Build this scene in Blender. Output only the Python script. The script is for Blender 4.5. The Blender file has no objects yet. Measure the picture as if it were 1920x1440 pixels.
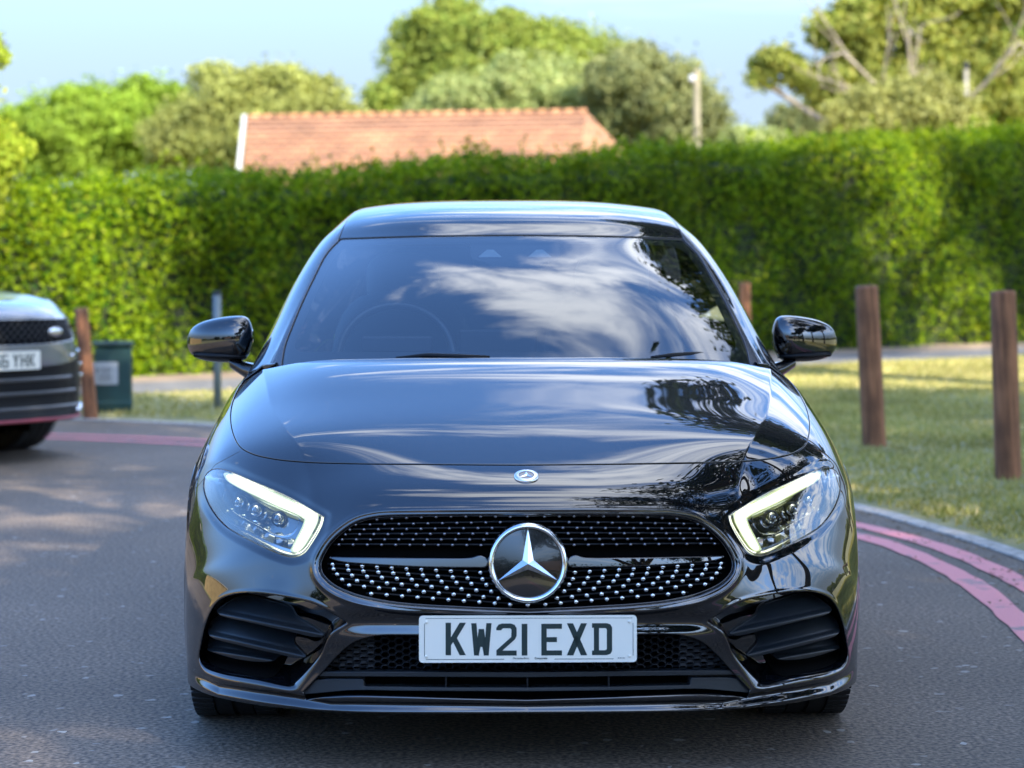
import bpy, math, random
import numpy as np
from mathutils import Vector, Matrix
R = math.radians
rng = np.random.default_rng(7)
scene = bpy.context.scene
C = scene.collection

# ------------------------------------------------------------------ camera
FPX, HOR, CAMZ = 4267.0, 484.0, 1.25           # focal length and horizon of a 1920 x 1440 frame
PITCH = math.atan((720 - HOR) / FPX)
cam_d = bpy.data.cameras.new('camera')
cam = bpy.data.objects.new('camera', cam_d)
C.objects.link(cam)
cam.location = (0, 0, CAMZ)
cam.rotation_euler = (math.pi / 2 - PITCH, 0, 0)
cam_d.sensor_width = 36
cam_d.lens = FPX / 1920 * 36
cam_d.clip_start = 0.05
cam_d.clip_end = 2000
cam_d.dof.use_dof = True
cam_d.dof.focus_distance = 5.85
cam_d.dof.aperture_fstop = 3.7
scene.camera = cam

# ------------------------------------------------------------------ sky, sun, exposure
SUN_DIR = Vector((0.50, -0.72, 0.0)).normalized()       # towards the sun, on the ground plane
SUN_EL = R(33)
world = bpy.data.worlds.new('World')
scene.world = world
world.use_nodes = True
wt = world.node_tree
wt.nodes.clear()


def nd(t, typ, **kw):
    n = t.nodes.new(typ)
    for k, v in kw.items():
        setattr(n, k, v)
    return n


def lk(t, a, b):
    t.links.new(a, b)


sky = nd(wt, 'ShaderNodeTexSky', sky_type='NISHITA')
sky.sun_disc = False
sky.sun_elevation = SUN_EL
sky.sun_rotation = math.atan2(SUN_DIR.x, SUN_DIR.y)
sky.air_density = 1.0
sky.dust_density = 0.6
sky.ozone_density = 2.2
tc = nd(wt, 'ShaderNodeTexCoord')
sep = nd(wt, 'ShaderNodeSeparateXYZ')
lk(wt, tc.outputs['Generated'], sep.inputs[0])


def wmath(op, a, b=None, c=None, clamp=False):
    n = nd(wt, 'ShaderNodeMath', operation=op)
    n.use_clamp = clamp
    for i, v in enumerate((a, b, c)):
        if v is None:
            continue
        if isinstance(v, (int, float)):
            n.inputs[i].default_value = v
        else:
            lk(wt, v, n.inputs[i])
    return n.outputs[0]


# cloud layer: the view direction met with a high plane, so the clouds stream towards the horizon
zc = wmath('MAXIMUM', wmath('ADD', sep.outputs[2], 0.12), 0.05)
cx = wmath('DIVIDE', sep.outputs[0], zc)
cy = wmath('DIVIDE', sep.outputs[1], zc)
cmb = nd(wt, 'ShaderNodeCombineXYZ')
lk(wt, cx, cmb.inputs[0]); lk(wt, cy, cmb.inputs[1])
mp = nd(wt, 'ShaderNodeMapping')
mp.inputs['Rotation'].default_value = (0, 0, R(-22))
mp.inputs['Scale'].default_value = (1.0, 2.1, 1.0)
mp.inputs['Location'].default_value = (3.1, 0.7, 0.0)
lk(wt, cmb.outputs[0], mp.inputs[0])
n1 = nd(wt, 'ShaderNodeTexNoise')
n1.inputs['Scale'].default_value = 2.6
n1.inputs['Detail'].default_value = 12
n1.inputs['Roughness'].default_value = 0.58
n1.inputs['Distortion'].default_value = 0.55
lk(wt, mp.outputs[0], n1.inputs['Vector'])
# more cloud towards the right of the place than the left
bias = wmath('MULTIPLY', wmath('ADD', cx, 0.04), 0.42)
bias = wmath('MINIMUM', wmath('MAXIMUM', bias, -0.17), 0.06)
cl = wmath('ADD', n1.outputs['Fac'], bias)
cov = nd(wt, 'ShaderNodeMapRange', interpolation_type='SMOOTHSTEP')
cov.inputs['From Min'].default_value = 0.47
cov.inputs['From Max'].default_value = 0.68
lk(wt, cl, cov.inputs['Value'])
fade = nd(wt, 'ShaderNodeMapRange')
fade.inputs['From Min'].default_value = 0.10
fade.inputs['From Max'].default_value = 0.32
lk(wt, sep.outputs[2], fade.inputs['Value'])
cover = wmath('MULTIPLY', cov.outputs[0], fade.outputs[0])
cover = wmath('MULTIPLY', cover, 0.85)
mixc = nd(wt, 'ShaderNodeMix', data_type='RGBA')
lk(wt, cover, mixc.inputs['Factor'])
gain = nd(wt, 'ShaderNodeVectorMath', operation='MULTIPLY')
gain.inputs[1].default_value = (1.10, 1.48, 1.95)
lk(wt, sky.outputs[0], gain.inputs[0])
# a pale veil of haze lies along the horizon
veil = nd(wt, 'ShaderNodeMapRange', interpolation_type='SMOOTHSTEP')
veil.inputs['From Min'].default_value = 0.34
veil.inputs['From Max'].default_value = 0.06
veil.inputs['To Min'].default_value = 0.0
veil.inputs['To Max'].default_value = 0.94
lk(wt, sep.outputs[2], veil.inputs['Value'])
mixv = nd(wt, 'ShaderNodeMix', data_type='RGBA')
lk(wt, veil.outputs[0], mixv.inputs['Factor'])
lk(wt, gain.outputs[0], mixv.inputs[6])
mixv.inputs[7].default_value = (1.55, 1.86, 2.4, 1)
lk(wt, mixv.outputs[2], mixc.inputs[6])
mixc.inputs[7].default_value = (10.0, 10.5, 11.3, 1)
bg = nd(wt, 'ShaderNodeBackground')
bg.inputs[1].default_value = 0.13
lk(wt, mixc.outputs[2], bg.inputs[0])
wo = nd(wt, 'ShaderNodeOutputWorld')
lk(wt, bg.outputs[0], wo.inputs[0])

sun_d = bpy.data.lights.new('sun', 'SUN')
sun_d.energy = 5.0
sun_d.angle = R(0.55)
sun_d.color = (1.0, 0.90, 0.74)
sun = bpy.data.objects.new('sun', sun_d)
C.objects.link(sun)
to_sun = Vector((SUN_DIR.x * math.cos(SUN_EL), SUN_DIR.y * math.cos(SUN_EL), math.sin(SUN_EL)))
sun.rotation_euler = to_sun.to_track_quat('Z', 'Y').to_euler()
sun.location = to_sun * 60

vs = scene.view_settings
vs.view_transform = 'Standard'
vs.look = 'None'
vs.exposure = 1.46
vs.gamma = 1
vs.use_curve_mapping = False
scene.render.film_transparent = False
scene.cycles.max_bounces = 10
scene.cycles.transparent_max_bounces = 24
scene.cycles.glossy_bounces = 5
scene.cycles.transmission_bounces = 6
scene.cycles.caustics_reflective = False
scene.cycles.caustics_refractive = False
scene.cycles.sample_clamp_indirect = 6
scene.cycles.use_denoising = True
scene.cycles.denoiser = 'OPENIMAGEDENOISE'

# ------------------------------------------------------------------ materials


def mat_new(name):
    m = bpy.data.materials.new(name)
    m.use_nodes = True
    t = m.node_tree
    t.nodes.clear()
    o = nd(t, 'ShaderNodeOutputMaterial')
    return m, t, o


def pmat(name, col, rough=0.5, metal=0.0, coat=0.0, coat_r=0.02, coat_ior=1.5, spec=0.5, noise=0.0, nscale=20, bump=0.0, bscale=200, emis=None, estr=0):
    m, t, o = mat_new(name)
    b = nd(t, 'ShaderNodeBsdfPrincipled')
    b.inputs['Base Color'].default_value = (*col, 1)
    b.inputs['Roughness'].default_value = rough
    b.inputs['Metallic'].default_value = metal
    b.inputs['Coat Weight'].default_value = coat
    b.inputs['Coat Roughness'].default_value = coat_r
    b.inputs['Coat IOR'].default_value = coat_ior
    b.inputs['Specular IOR Level'].default_value = spec
    tcn = nd(t, 'ShaderNodeTexCoord')
    if noise > 0:
        n = nd(t, 'ShaderNodeTexNoise')
        n.inputs['Scale'].default_value = nscale
        n.inputs['Detail'].default_value = 6
        lk(t, tcn.outputs['Object'], n.inputs['Vector'])
        mr = nd(t, 'ShaderNodeMapRange')
        mr.inputs['From Min'].default_value = 0.3
        mr.inputs['From Max'].default_value = 0.7
        mr.inputs['To Min'].default_value = 1 - noise
        mr.inputs['To Max'].default_value = 1 + noise
        lk(t, n.outputs['Fac'], mr.inputs['Value'])
        mx = nd(t, 'ShaderNodeVectorMath', operation='SCALE')
        mx.inputs[0].default_value = col
        lk(t, mr.outputs[0], mx.inputs['Scale'])
        lk(t, mx.outputs[0], b.inputs['Base Color'])
    if bump > 0:
        n2 = nd(t, 'ShaderNodeTexNoise')
        n2.inputs['Scale'].default_value = bscale
        n2.inputs['Detail'].default_value = 4
        lk(t, tcn.outputs['Object'], n2.inputs['Vector'])
        bp = nd(t, 'ShaderNodeBump')
        bp.inputs['Strength'].default_value = bump
        bp.inputs['Distance'].default_value = 0.01
        lk(t, n2.outputs['Fac'], bp.inputs['Height'])
        lk(t, bp.outputs[0], b.inputs['Normal'])
    if emis:
        b.inputs['Emission Color'].default_value = (*emis, 1)
        b.inputs['Emission Strength'].default_value = estr
    lk(t, b.outputs[0], o.inputs[0])
    return m


def glass_mat(name, tint=(0.9, 0.95, 0.95), refl=1.0, ior=1.52):
    m, t, o = mat_new(name)
    tr = nd(t, 'ShaderNodeBsdfTransparent')
    tr.inputs[0].default_value = (*tint, 1)
    gl = nd(t, 'ShaderNodeBsdfGlossy')
    gl.inputs['Roughness'].default_value = 0.0
    fr = nd(t, 'ShaderNodeFresnel')
    fr.inputs[0].default_value = ior
    k = nd(t, 'ShaderNodeMath', operation='MULTIPLY')
    k.use_clamp = True
    k.inputs[1].default_value = refl
    lk(t, fr.outputs[0], k.inputs[0])
    mx = nd(t, 'ShaderNodeMixShader')
    lk(t, k.outputs[0], mx.inputs[0])
    lk(t, tr.outputs[0], mx.inputs[1])
    lk(t, gl.outputs[0], mx.inputs[2])
    lk(t, mx.outputs[0], o.inputs[0])
    return m


M = {}
M['paint'] = pmat('black_car_paint', (0.0022, 0.0028, 0.0042), 0.4, 0.0, 1.0, 0.008, 2.0, 0.01)
M['gloss_black'] = pmat('gloss_black_trim', (0.004, 0.004, 0.005), 0.15, 0, 1.0, 0.02, 1.5)
M['matte_black'] = pmat('matte_black_plastic', (0.008, 0.009, 0.011), 0.5, 0, spec=.25, bump=0.15, bscale=900)
M['fin'] = pmat('grained_fin_plastic', (0.010, 0.013, 0.016), 0.34, 0, spec=.4, bump=0.12, bscale=700)
M['deep'] = pmat('deep_black', (0.002, 0.002, 0.002), 0.8, spec=.05)
M['rubber'] = pmat('rubber', (0.012, 0.012, 0.012), 0.75, bump=0.2, bscale=300)
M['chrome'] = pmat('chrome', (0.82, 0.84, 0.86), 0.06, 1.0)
M['satin'] = pmat('satin_metal', (0.75, 0.77, 0.8), 0.22, 1.0)
M['pin_shaded'] = pmat('shaded_pin_metal', (0.36, 0.35, 0.38), 0.3, 1.0)  # upper grille pins: darker metal carries their shaded look
M['rim'] = pmat('dark_alloy', (0.06, 0.062, 0.065), 0.3, 0.8)
M['glass'] = glass_mat('windscreen_glass', (0.84, 0.93, 0.96), 2.3, 1.55)
M['sideglass'] = glass_mat('side_glass', (0.25, 0.3, 0.32), 1.5, 1.5)
M['lens'] = glass_mat('lamp_lens', (0.95, 0.97, 0.98), 2.6, 1.5)
M['drl'] = pmat('running_light', (1, 1, 1), 0.4, emis=(0.97, 1.0, 0.82), estr=2.4)
M['drl_halo'] = pmat('strip_glow_halo', (0.5, 0.5, 0.4), 0.3, emis=(0.72, 0.85, 0.38), estr=0.28)  # weak emission standing in for the glow falloff round the strip
M['led'] = pmat('led_glow', (1, 1, 1), 0.4, emis=(0.95, 1.0, 0.85), estr=2.0)
M['plate'] = pmat('plate_reflective', (0.86, 0.82, 0.70), 0.35, spec=0.4)
M['ink'] = pmat('plate_black_ink', (0.012, 0.03, 0.028), 0.35)
M['interior'] = pmat('interior_dark', (0.02, 0.022, 0.025), 0.6)
M['head'] = pmat('headlining_grey', (0.55, 0.58, 0.58), 0.8)
M['seat'] = pmat('seat_fabric', (0.26, 0.28, 0.29), 0.7)
M['tri'] = pmat('sensor_window', (0.35, 0.4, 0.42), 0.3)
M['bowl'] = pmat('lamp_bowl_metal', (0.36, 0.36, 0.34), 0.14, 1.0)
M['ptrim'] = pmat('pillar_trim_satin', (0.05, 0.052, 0.062), 0.22, 0, coat=.3, coat_r=.15)
M['badge'] = pmat('badge_enamel', (0.015, 0.03, 0.06), 0.25, coat=1)

# ------------------------------------------------------------------ object helpers


def link(o, parent=None):
    C.objects.link(o)
    if parent is not None:
        o.parent = parent
    return o


def tag(o, label=None, cat=None, group=None, kind=None):
    if label: o['label'] = label
    if cat: o['category'] = cat
    if group: o['group'] = group
    if kind: o['kind'] = kind
    return o


def empty(name, loc=(0, 0, 0), rz=0.0, label=None, cat=None, group=None):
    o = bpy.data.objects.new(name, None)
    o.location = loc
    o.rotation_euler = (0, 0, rz)
    o.empty_display_size = 0.2
    C.objects.link(o)
    return tag(o, label, cat, group)


def mk(name, V, Fs, mat, parent=None, smooth=True, N=None, loc=None):
    me = bpy.data.meshes.new(name)
    V = np.asarray(V, dtype=np.float64).reshape(-1, 3)
    if isinstance(Fs, np.ndarray) and Fs.ndim == 2:
        k = Fs.shape[1]
        me.vertices.add(len(V)); me.vertices.foreach_set('co', V.ravel())
        me.loops.add(Fs.size); me.loops.foreach_set('vertex_index', Fs.ravel().astype(np.int32))
        me.polygons.add(len(Fs))
        me.polygons.foreach_set('loop_start', np.arange(0, Fs.size, k, dtype=np.int32))
        me.update(calc_edges=True)
    else:
        me.from_pydata([tuple(v) for v in V], [], [tuple(int(i) for i in f) for f in Fs])
    me.validate(verbose=False)
    me.polygons.foreach_set('use_smooth', [smooth] * len(me.polygons))
    if N is not None and len(me.vertices) == len(N):
        me.normals_split_custom_set_from_vertices([tuple(n) for n in N])
    if mat is not None:
        for mm in (mat if isinstance(mat, (list, tuple)) else [mat]):
            me.materials.append(mm)
    me.update()
    o = bpy.data.objects.new(name, me)
    if loc is not None:
        o.location = loc
    link(o, parent)
    return o


class MB:
    """collects shapes into one mesh"""
    def __init__(s):
        s.v = []; s.f = []; s.m = []

    def add(s, v, f, mi=0):
        b = len(s.v)
        s.v += [tuple(p) for p in v]
        s.f += [tuple(i + b for i in q) for q in f]
        s.m += [mi] * len(f)

    def box(s, c, d, rot=None, mi=0, bev=0.0):
        hx, hy, hz = d[0] / 2, d[1] / 2, d[2] / 2
        if bev <= 0:
            v = [Vector((x, y, z)) for x in (-hx, hx) for y in (-hy, hy) for z in (-hz, hz)]
            f = [(0, 1, 3, 2), (4, 6, 7, 5), (0, 4, 5, 1), (2, 3, 7, 6), (0, 2, 6, 4), (1, 5, 7, 3)]
        else:
            v = []; f = []
            b = min(bev, hx * .95, hy * .95, hz * .95)
            idx = {}
            for sx in (-1, 1):
                for sy in (-1, 1):
                    for sz in (-1, 1):
                        for ax in range(3):
                            p = [sx * (hx - (b if ax != 0 else 0)), sy * (hy - (b if ax != 1 else 0)), sz * (hz - (b if ax != 2 else 0))]
                            idx[(sx, sy, sz, ax)] = len(v); v.append(Vector(p))
            for ax in range(3):
                o1, o2 = [(1, 2), (2, 0), (0, 1)][ax]
                for s0 in (-1, 1):
                    q = []
                    for (a, c2) in ((-1, -1), (1, -1), (1, 1), (-1, 1)):
                        k = [0, 0, 0]; k[ax] = s0; k[o1] = a; k[o2] = c2
                        q.append(idx[(*k, ax)])
                    f.append(tuple(q if s0 > 0 else q[::-1]))
            for ax in range(3):
                o1, o2 = [(1, 2), (2, 0), (0, 1)][ax]
                for s1 in (-1, 1):
                    for s2 in (-1, 1):
                        def g(s0, face):
                            k = [0, 0, 0]; k[ax] = s0; k[o1] = s1; k[o2] = s2
                            return idx[(*k, face)]
                        q = [g(-1, o1), g(1, o1), g(1, o2), g(-1, o2)]
                        f.append(tuple(q if s1 * s2 < 0 else q[::-1]))
            for sx in (-1, 1):
                for sy in (-1, 1):
                    for sz in (-1, 1):
                        q = [idx[(sx, sy, sz, a)] for a in range(3)]
                        f.append(tuple(q if sx * sy * sz > 0 else q[::-1]))
        if rot is not None:
            v = [rot @ p for p in v]
        c = Vector(c)
        s.add([p + c for p in v], f, mi)

    def tube(s, pts, rad, n=10, mi=0, cap=True):
        pts = [Vector(p) for p in pts]
        rad = rad if hasattr(rad, '__len__') else [rad] * len(pts)
        rings = []
        up = None
        b0 = len(s.v)
        vs_, fs_ = [], []
        for i, p in enumerate(pts):
            d = (pts[min(i + 1, len(pts) - 1)] - pts[max(i - 1, 0)]).normalized()
            if up is None:
                a = Vector((0, 0, 1)) if abs(d.z) < .9 else Vector((1, 0, 0))
                up = d.cross(a).normalized()
            up = (up - d * up.dot(d)).normalized()
            w = d.cross(up)
            for k in range(n):
                t = 2 * math.pi * k / n
                vs_.append(p + (up * math.cos(t) + w * math.sin(t)) * rad[i])
        for i in range(len(pts) - 1):
            for k in range(n):
                fs_.append((i * n + k, i * n + (k + 1) % n, (i + 1) * n + (k + 1) % n, (i + 1) * n + k))
        if cap:
            fs_.append(tuple(range(n))[::-1]); fs_.append(tuple(range((len(pts) - 1) * n, len(pts) * n)))
        s.add(vs_, fs_, mi)

    def lathe(s, prof, center=(0, 0, 0), axis='X', n=48, mi=0):
        """prof: list of (axial, radius)"""
        vs_, fs_ = [], []
        for a, r in prof:
            for k in range(n):
                t = 2 * math.pi * k / n
                cth, sth = r * math.cos(t), r * math.sin(t)
                p = {'X': (a, cth, sth), 'Y': (cth, a, sth), 'Z': (cth, sth, a)}[axis]
                vs_.append(Vector(p) + Vector(center))
        for i in range(len(prof) - 1):
            for k in range(n):
                fs_.append((i * n + k, i * n + (k + 1) % n, (i + 1) * n + (k + 1) % n, (i + 1) * n + k))
        s.add(vs_, fs_, mi)

    def prism(s, poly, y0, y1, mi=0, M_=None):
        """poly in (x,z), extruded from y0 to y1"""
        n = len(poly)
        v = [Vector((p[0], y0, p[1])) for p in poly] + [Vector((p[0], y1, p[1])) for p in poly]
        f = [tuple(range(n)), tuple(range(2 * n - 1, n - 1, -1))] + [(i, i + n, (i + 1) % n + n, (i + 1) % n) for i in range(n)]
        if M_ is not None:
            v = [M_ @ p for p in v]
        s.add(v, f, mi)

    def build(s, name, mat, parent=None, smooth=False, auto=None, loc=None):
        me = bpy.data.meshes.new(name)
        me.from_pydata(s.v, [], s.f)
        for mm in (mat if isinstance(mat, (list, tuple)) else [mat]):
            me.materials.append(mm)
        me.polygons.foreach_set('material_index', s.m)
        me.polygons.foreach_set('use_smooth', [smooth] * len(me.polygons))
        me.update()
        if auto is not None:
            me.polygons.foreach_set('use_smooth', [True] * len(me.polygons))
            try:
                me.set_sharp_from_angle(angle=R(auto))
            except Exception:
                pass
        o = bpy.data.objects.new(name, me)
        if loc is not None:
            o.location = loc
        link(o, parent)
        return o


def children(o):
    return [c for c in bpy.data.objects if c.parent == o]


def copy_tree(o, parent=None):
    c = o.copy()
    C.objects.link(c)
    c.parent = parent
    for ch in children(o):
        copy_tree(ch, c)
    return c

# ------------------------------------------------------------------ surfaces: spline nets, clipping, flanges
CAR_O = np.array([0.038, 5.40, 0.0]); CAR_A = R(1.15)


def to_px(V, org=CAR_O, ang=CAR_A):
    V = np.asarray(V, dtype=float)
    x = org[0] + V[..., 0] * math.cos(ang) - V[..., 1] * math.sin(ang)
    y = org[1] + V[..., 0] * math.sin(ang) + V[..., 1] * math.cos(ang)
    z = org[2] + V[..., 2] - CAMZ
    cf = y * math.cos(PITCH) - z * math.sin(PITCH)
    cu = y * math.sin(PITCH) + z * math.cos(PITCH)
    cf = np.maximum(cf, .1)
    return 960 + FPX * x / cf, 720 - FPX * cu / cf


def from_px(px, py, yl):
    """car-local point seen at px,py at car-local depth yl"""
    d = CAR_O[1] + yl
    for _ in range(3):
        xw = (px - 960) / FPX * (d * math.cos(PITCH) + 0.0)
        z = CAMZ - (py - HOR) * d / FPX
        dx = xw - CAR_O[0]
        # solve local
        xl = (dx + yl * math.sin(CAR_A)) / math.cos(CAR_A)
        d = CAR_O[1] + xl * math.sin(CAR_A) + yl * math.cos(CAR_A)
    return np.array([xl, yl, z])


def bmat(n, u, mirror=False):
    """clamped uniform cubic B-spline weights; ends pass through the end points"""
    u = np.asarray(u, dtype=float)
    i = np.clip(np.floor(u).astype(int), 0, n - 2)
    t = u - i
    w = [(1 - t) ** 3 / 6, (3 * t ** 3 - 6 * t ** 2 + 4) / 6, (-3 * t ** 3 + 3 * t ** 2 + 3 * t + 1) / 6, t ** 3 / 6]
    B = np.zeros((len(u), n))
    for k in range(4):
        j = i - 1 + k
        for r in range(len(u)):
            jj = j[r]; wt_ = w[k][r]
            if jj < 0:
                if mirror:
                    B[r, 1] += wt_          # handled by caller for x sign
                else:
                    B[r, 0] += 2 * wt_; B[r, 1] -= wt_
            elif jj >= n:
                B[r, n - 1] += 2 * wt_; B[r, n - 2] -= wt_
            else:
                B[r, jj] += wt_
    return B


def net_eval(net, us, vs_):
    """net rows x cols x 3, first column on the mirror plane"""
    nr, nc = net.shape[:2]
    Bu = bmat(nr, us)
    Bv = bmat(nc, vs_, True)
    Bx = bmat(nc, vs_, False)
    out = np.empty((len(us), len(vs_), 3))
    for k in range(3):
        out[:, :, k] = Bu @ net[:, :, k] @ (Bx if k == 0 else Bv).T
    return out


def net_fit(net, it=2, w=0.85):
    nr, nc = net.shape[:2]
    n2 = net.copy()
    for _ in range(it):
        e = net - net_eval(n2, np.arange(nr), np.arange(nc))
        n2 += w * e
    n2[:, 0, 0] = 0
    return n2


def grid_mesh(G, us, vs_, org=CAR_O, ang=CAR_A):
    """G: rows x cols x 3 -> attribute matrix and triangles. Normals point outwards."""
    nr, nc = G.shape[:2]
    du = np.gradient(G, axis=0)
    dv = np.gradient(G, axis=1)
    N = np.cross(du, dv)
    N /= np.maximum(np.linalg.norm(N, axis=2, keepdims=True), 1e-12)
    px, py = to_px(G, org, ang)
    s = np.broadcast_to(np.asarray(vs_)[None, :], (nr, nc))
    t = np.broadcast_to(np.asarray(us)[:, None], (nr, nc))
    A = np.concatenate([G.reshape(-1, 3), N.reshape(-1, 3), px.reshape(-1, 1), py.reshape(-1, 1), s.reshape(-1, 1), t.reshape(-1, 1), np.zeros((nr * nc, 1))], axis=1)
    idx = np.arange(nr * nc).reshape(nr, nc)
    a, b, c, d = idx[:-1, :-1].ravel(), idx[:-1, 1:].ravel(), idx[1:, 1:].ravel(), idx[1:, :-1].ravel()
    T = np.concatenate([np.stack([a, c, b], 1), np.stack([a, d, c], 1)])
    return A, T


_clip_id = [0]


def compact(A, T):
    used = np.zeros(len(A), bool); used[T.ravel()] = True
    m = np.cumsum(used) - 1
    return A[used], m[T]


def clip(mesh, f):
    """keep f > 0; new vertices carry this clip's id in column 10. Returns (A, T)"""
    A, T = mesh
    _clip_id[0] += 1
    cid = _clip_id[0]
    if len(T) == 0:
        return A, T
    f = np.where(np.abs(f) < 1e-7, 1e-7, f)
    pos = f > 0
    cnt = pos[T].sum(1)
    keep = T[cnt == 3]
    mix = T[(cnt == 1) | (cnt == 2)]
    cm = cnt[(cnt == 1) | (cnt == 2)]
    if len(mix) == 0:
        return compact(A, keep)
    # rotate so that the odd-one-out is first
    odd = np.where(cm == 1, True, False)
    pm = pos[mix]
    lone = np.where(odd[:, None], pm, ~pm)
    k = lone.argmax(1)
    r = np.arange(len(mix))
    a = mix[r, k]; b = mix[r, (k + 1) % 3]; c = mix[r, (k + 2) % 3]
    e = np.concatenate([np.stack([a, b], 1), np.stack([a, c], 1)])
    es = np.sort(e, 1)
    key = es[:, 0].astype(np.int64) * (len(A) + 1) + es[:, 1]
    uk, inv = np.unique(key, return_inverse=True)
    inv = inv.ravel()
    i0 = (uk // (len(A) + 1)).astype(int); i1 = (uk % (len(A) + 1)).astype(int)
    w = (f[i0] / (f[i0] - f[i1]))[:, None]
    NA = A[i0] * (1 - w) + A[i1] * w
    n = NA[:, 3:6]
    NA[:, 3:6] = n / np.maximum(np.linalg.norm(n, axis=1, keepdims=True), 1e-9)
    NA[:, 10] = cid
    base = len(A)
    ab = base + inv[:len(mix)]; ac = base + inv[len(mix):]
    T1 = np.stack([a, ab, ac], 1)[odd]
    o2 = ~odd
    T2 = np.stack([ab, b, c], 1)[o2]; T3 = np.stack([ab, c, ac], 1)[o2]
    return compact(np.concatenate([A, NA]), np.concatenate([keep, T1, T2, T3]))


def flange(mesh, depth, bev=0.0015, direction=None, ids=None):
    """turn the cut edges inwards: a small rounded edge and a wall of the given depth"""
    A, T = mesh
    ids = [_clip_id[0]] if ids is None else ids
    e = np.concatenate([T[:, [0, 1]], T[:, [1, 2]], T[:, [2, 0]]])
    opp = np.concatenate([T[:, 2], T[:, 0], T[:, 1]])
    es = np.sort(e, 1)
    key = es[:, 0].astype(np.int64) * (len(A) + 1) + es[:, 1]
    _, first, cnt = np.unique(key, return_index=True, return_counts=True)
    sel = first[cnt == 1]
    e = e[sel]; opp = opp[sel]
    ok = np.isin(A[e[:, 0], 10], ids) & np.isin(A[e[:, 1], 10], ids)
    e = e[ok]; opp = opp[ok]
    if len(e) == 0:
        return mesh
    P = A[:, :3]; Nn = A[:, 3:6]
    tan = P[e[:, 1]] - P[e[:, 0]]
    mid = (P[e[:, 1]] + P[e[:, 0]]) / 2
    nm = (Nn[e[:, 0]] + Nn[e[:, 1]]) / 2
    out = np.cross(tan, nm)
    sgn = np.sign(np.sum(out * (mid - P[opp]), axis=1, keepdims=True))
    out = out * sgn
    acc = np.zeros((len(A), 3))
    np.add.at(acc, e[:, 0], out); np.add.at(acc, e[:, 1], out)
    vids = np.unique(e.ravel())
    O = acc[vids]; O /= np.maximum(np.linalg.norm(O, axis=1, keepdims=True), 1e-12)
    Nv = Nn[vids]
    D = -Nv if direction is None else np.broadcast_to(np.asarray(direction, float), Nv.shape)
    Pv = P[vids]
    O = O - D * np.sum(O * D, axis=1, keepdims=True); O /= np.maximum(np.linalg.norm(O, axis=1, keepdims=True), 1e-12)
    rings = []
    for (ko, ki, nn) in ((0, 0, Nv), (.38 * bev, .08 * bev, Nv * .85 + O * .5), (.75 * bev, .33 * bev, Nv * .6 + O * .8), (bev, bev, O), (bev, depth, O)):
        q = A[vids].copy()
        q[:, :3] = Pv + O * ko + D * ki
        q[:, 3:6] = nn / np.linalg.norm(nn, axis=1, keepdims=True)
        q[:, 10] = 0
        rings.append(q)
    base = len(A); nv = len(vids)
    loc = np.full(len(A), -1); loc[vids] = np.arange(nv)
    e0, e1 = loc[e[:, 0]], loc[e[:, 1]]
    TT = [T]
    for r in range(len(rings) - 1):
        a, b = base + r * nv, base + (r + 1) * nv
        # reversed edge direction keeps winding
        TT.append(np.stack([e1 + a, e0 + a, e0 + b], 1)); TT.append(np.stack([e1 + a, e0 + b, e1 + b], 1))
    return np.concatenate([A] + rings), np.concatenate(TT)


def merge(*ms):
    A = []; T = []; b = 0
    for a, t in ms:
        A.append(a); T.append(t + b); b += len(a)
    return np.concatenate(A), np.concatenate(T)


def mirror(mesh):
    A, T = mesh
    B = A.copy()
    B[:, 0] *= -1; B[:, 3] *= -1
    return B, T[:, ::-1]


def shift(mesh, d):
    A, T = mesh
    B = A.copy()
    B[:, :3] += d if np.ndim(d) == 1 else np.asarray(d)
    return B, T


def put(name, mesh, mat, parent, smooth=True):
    A, T = mesh
    return mk(name, A[:, :3], T, mat, parent, smooth, A[:, 3:6])


def put_sym(name, mesh, mat, parent):
    return put(name, merge(mesh, mirror(mesh)), mat, parent)


def spline_closed(pts, step=4.0):
    """closed outline through pts; a third value of 1 marks a corner"""
    n = len(pts)
    P = np.array([p[:2] for p in pts], float)
    cor = [len(p) > 2 and p[2] for p in pts]
    out = []
    for i in range(n):
        p1, p2 = P[i], P[(i + 1) % n]
        p0 = P[i - 1] if not cor[i] else p1 - (p2 - p1)
        p3 = P[(i + 2) % n] if not cor[(i + 1) % n] else p2 + (p2 - p1)
        L = np.linalg.norm(p2 - p1)
        d0, d1, d2 = max(np.linalg.norm(p1 - p0), 1e-6) ** .5, max(L, 1e-6) ** .5, max(np.linalg.norm(p3 - p2), 1e-6) ** .5
        m1 = (p1 - p0) / d0 - (p2 - p0) / (d0 + d1) + (p2 - p1) / d1
        m2 = (p2 - p1) / d1 - (p3 - p1) / (d1 + d2) + (p3 - p2) / d2
        m1 *= d1; m2 *= d1
        k = max(1, int(L / step))
        if k > 40: k = 2
        for j in range(k):
            t = j / k
            out.append((2 * t ** 3 - 3 * t ** 2 + 1) * p1 + (t ** 3 - 2 * t ** 2 + t) * m1 + (-2 * t ** 3 + 3 * t ** 2) * p2 + (t ** 3 - t ** 2) * m2)
    return np.array(out)


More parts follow.
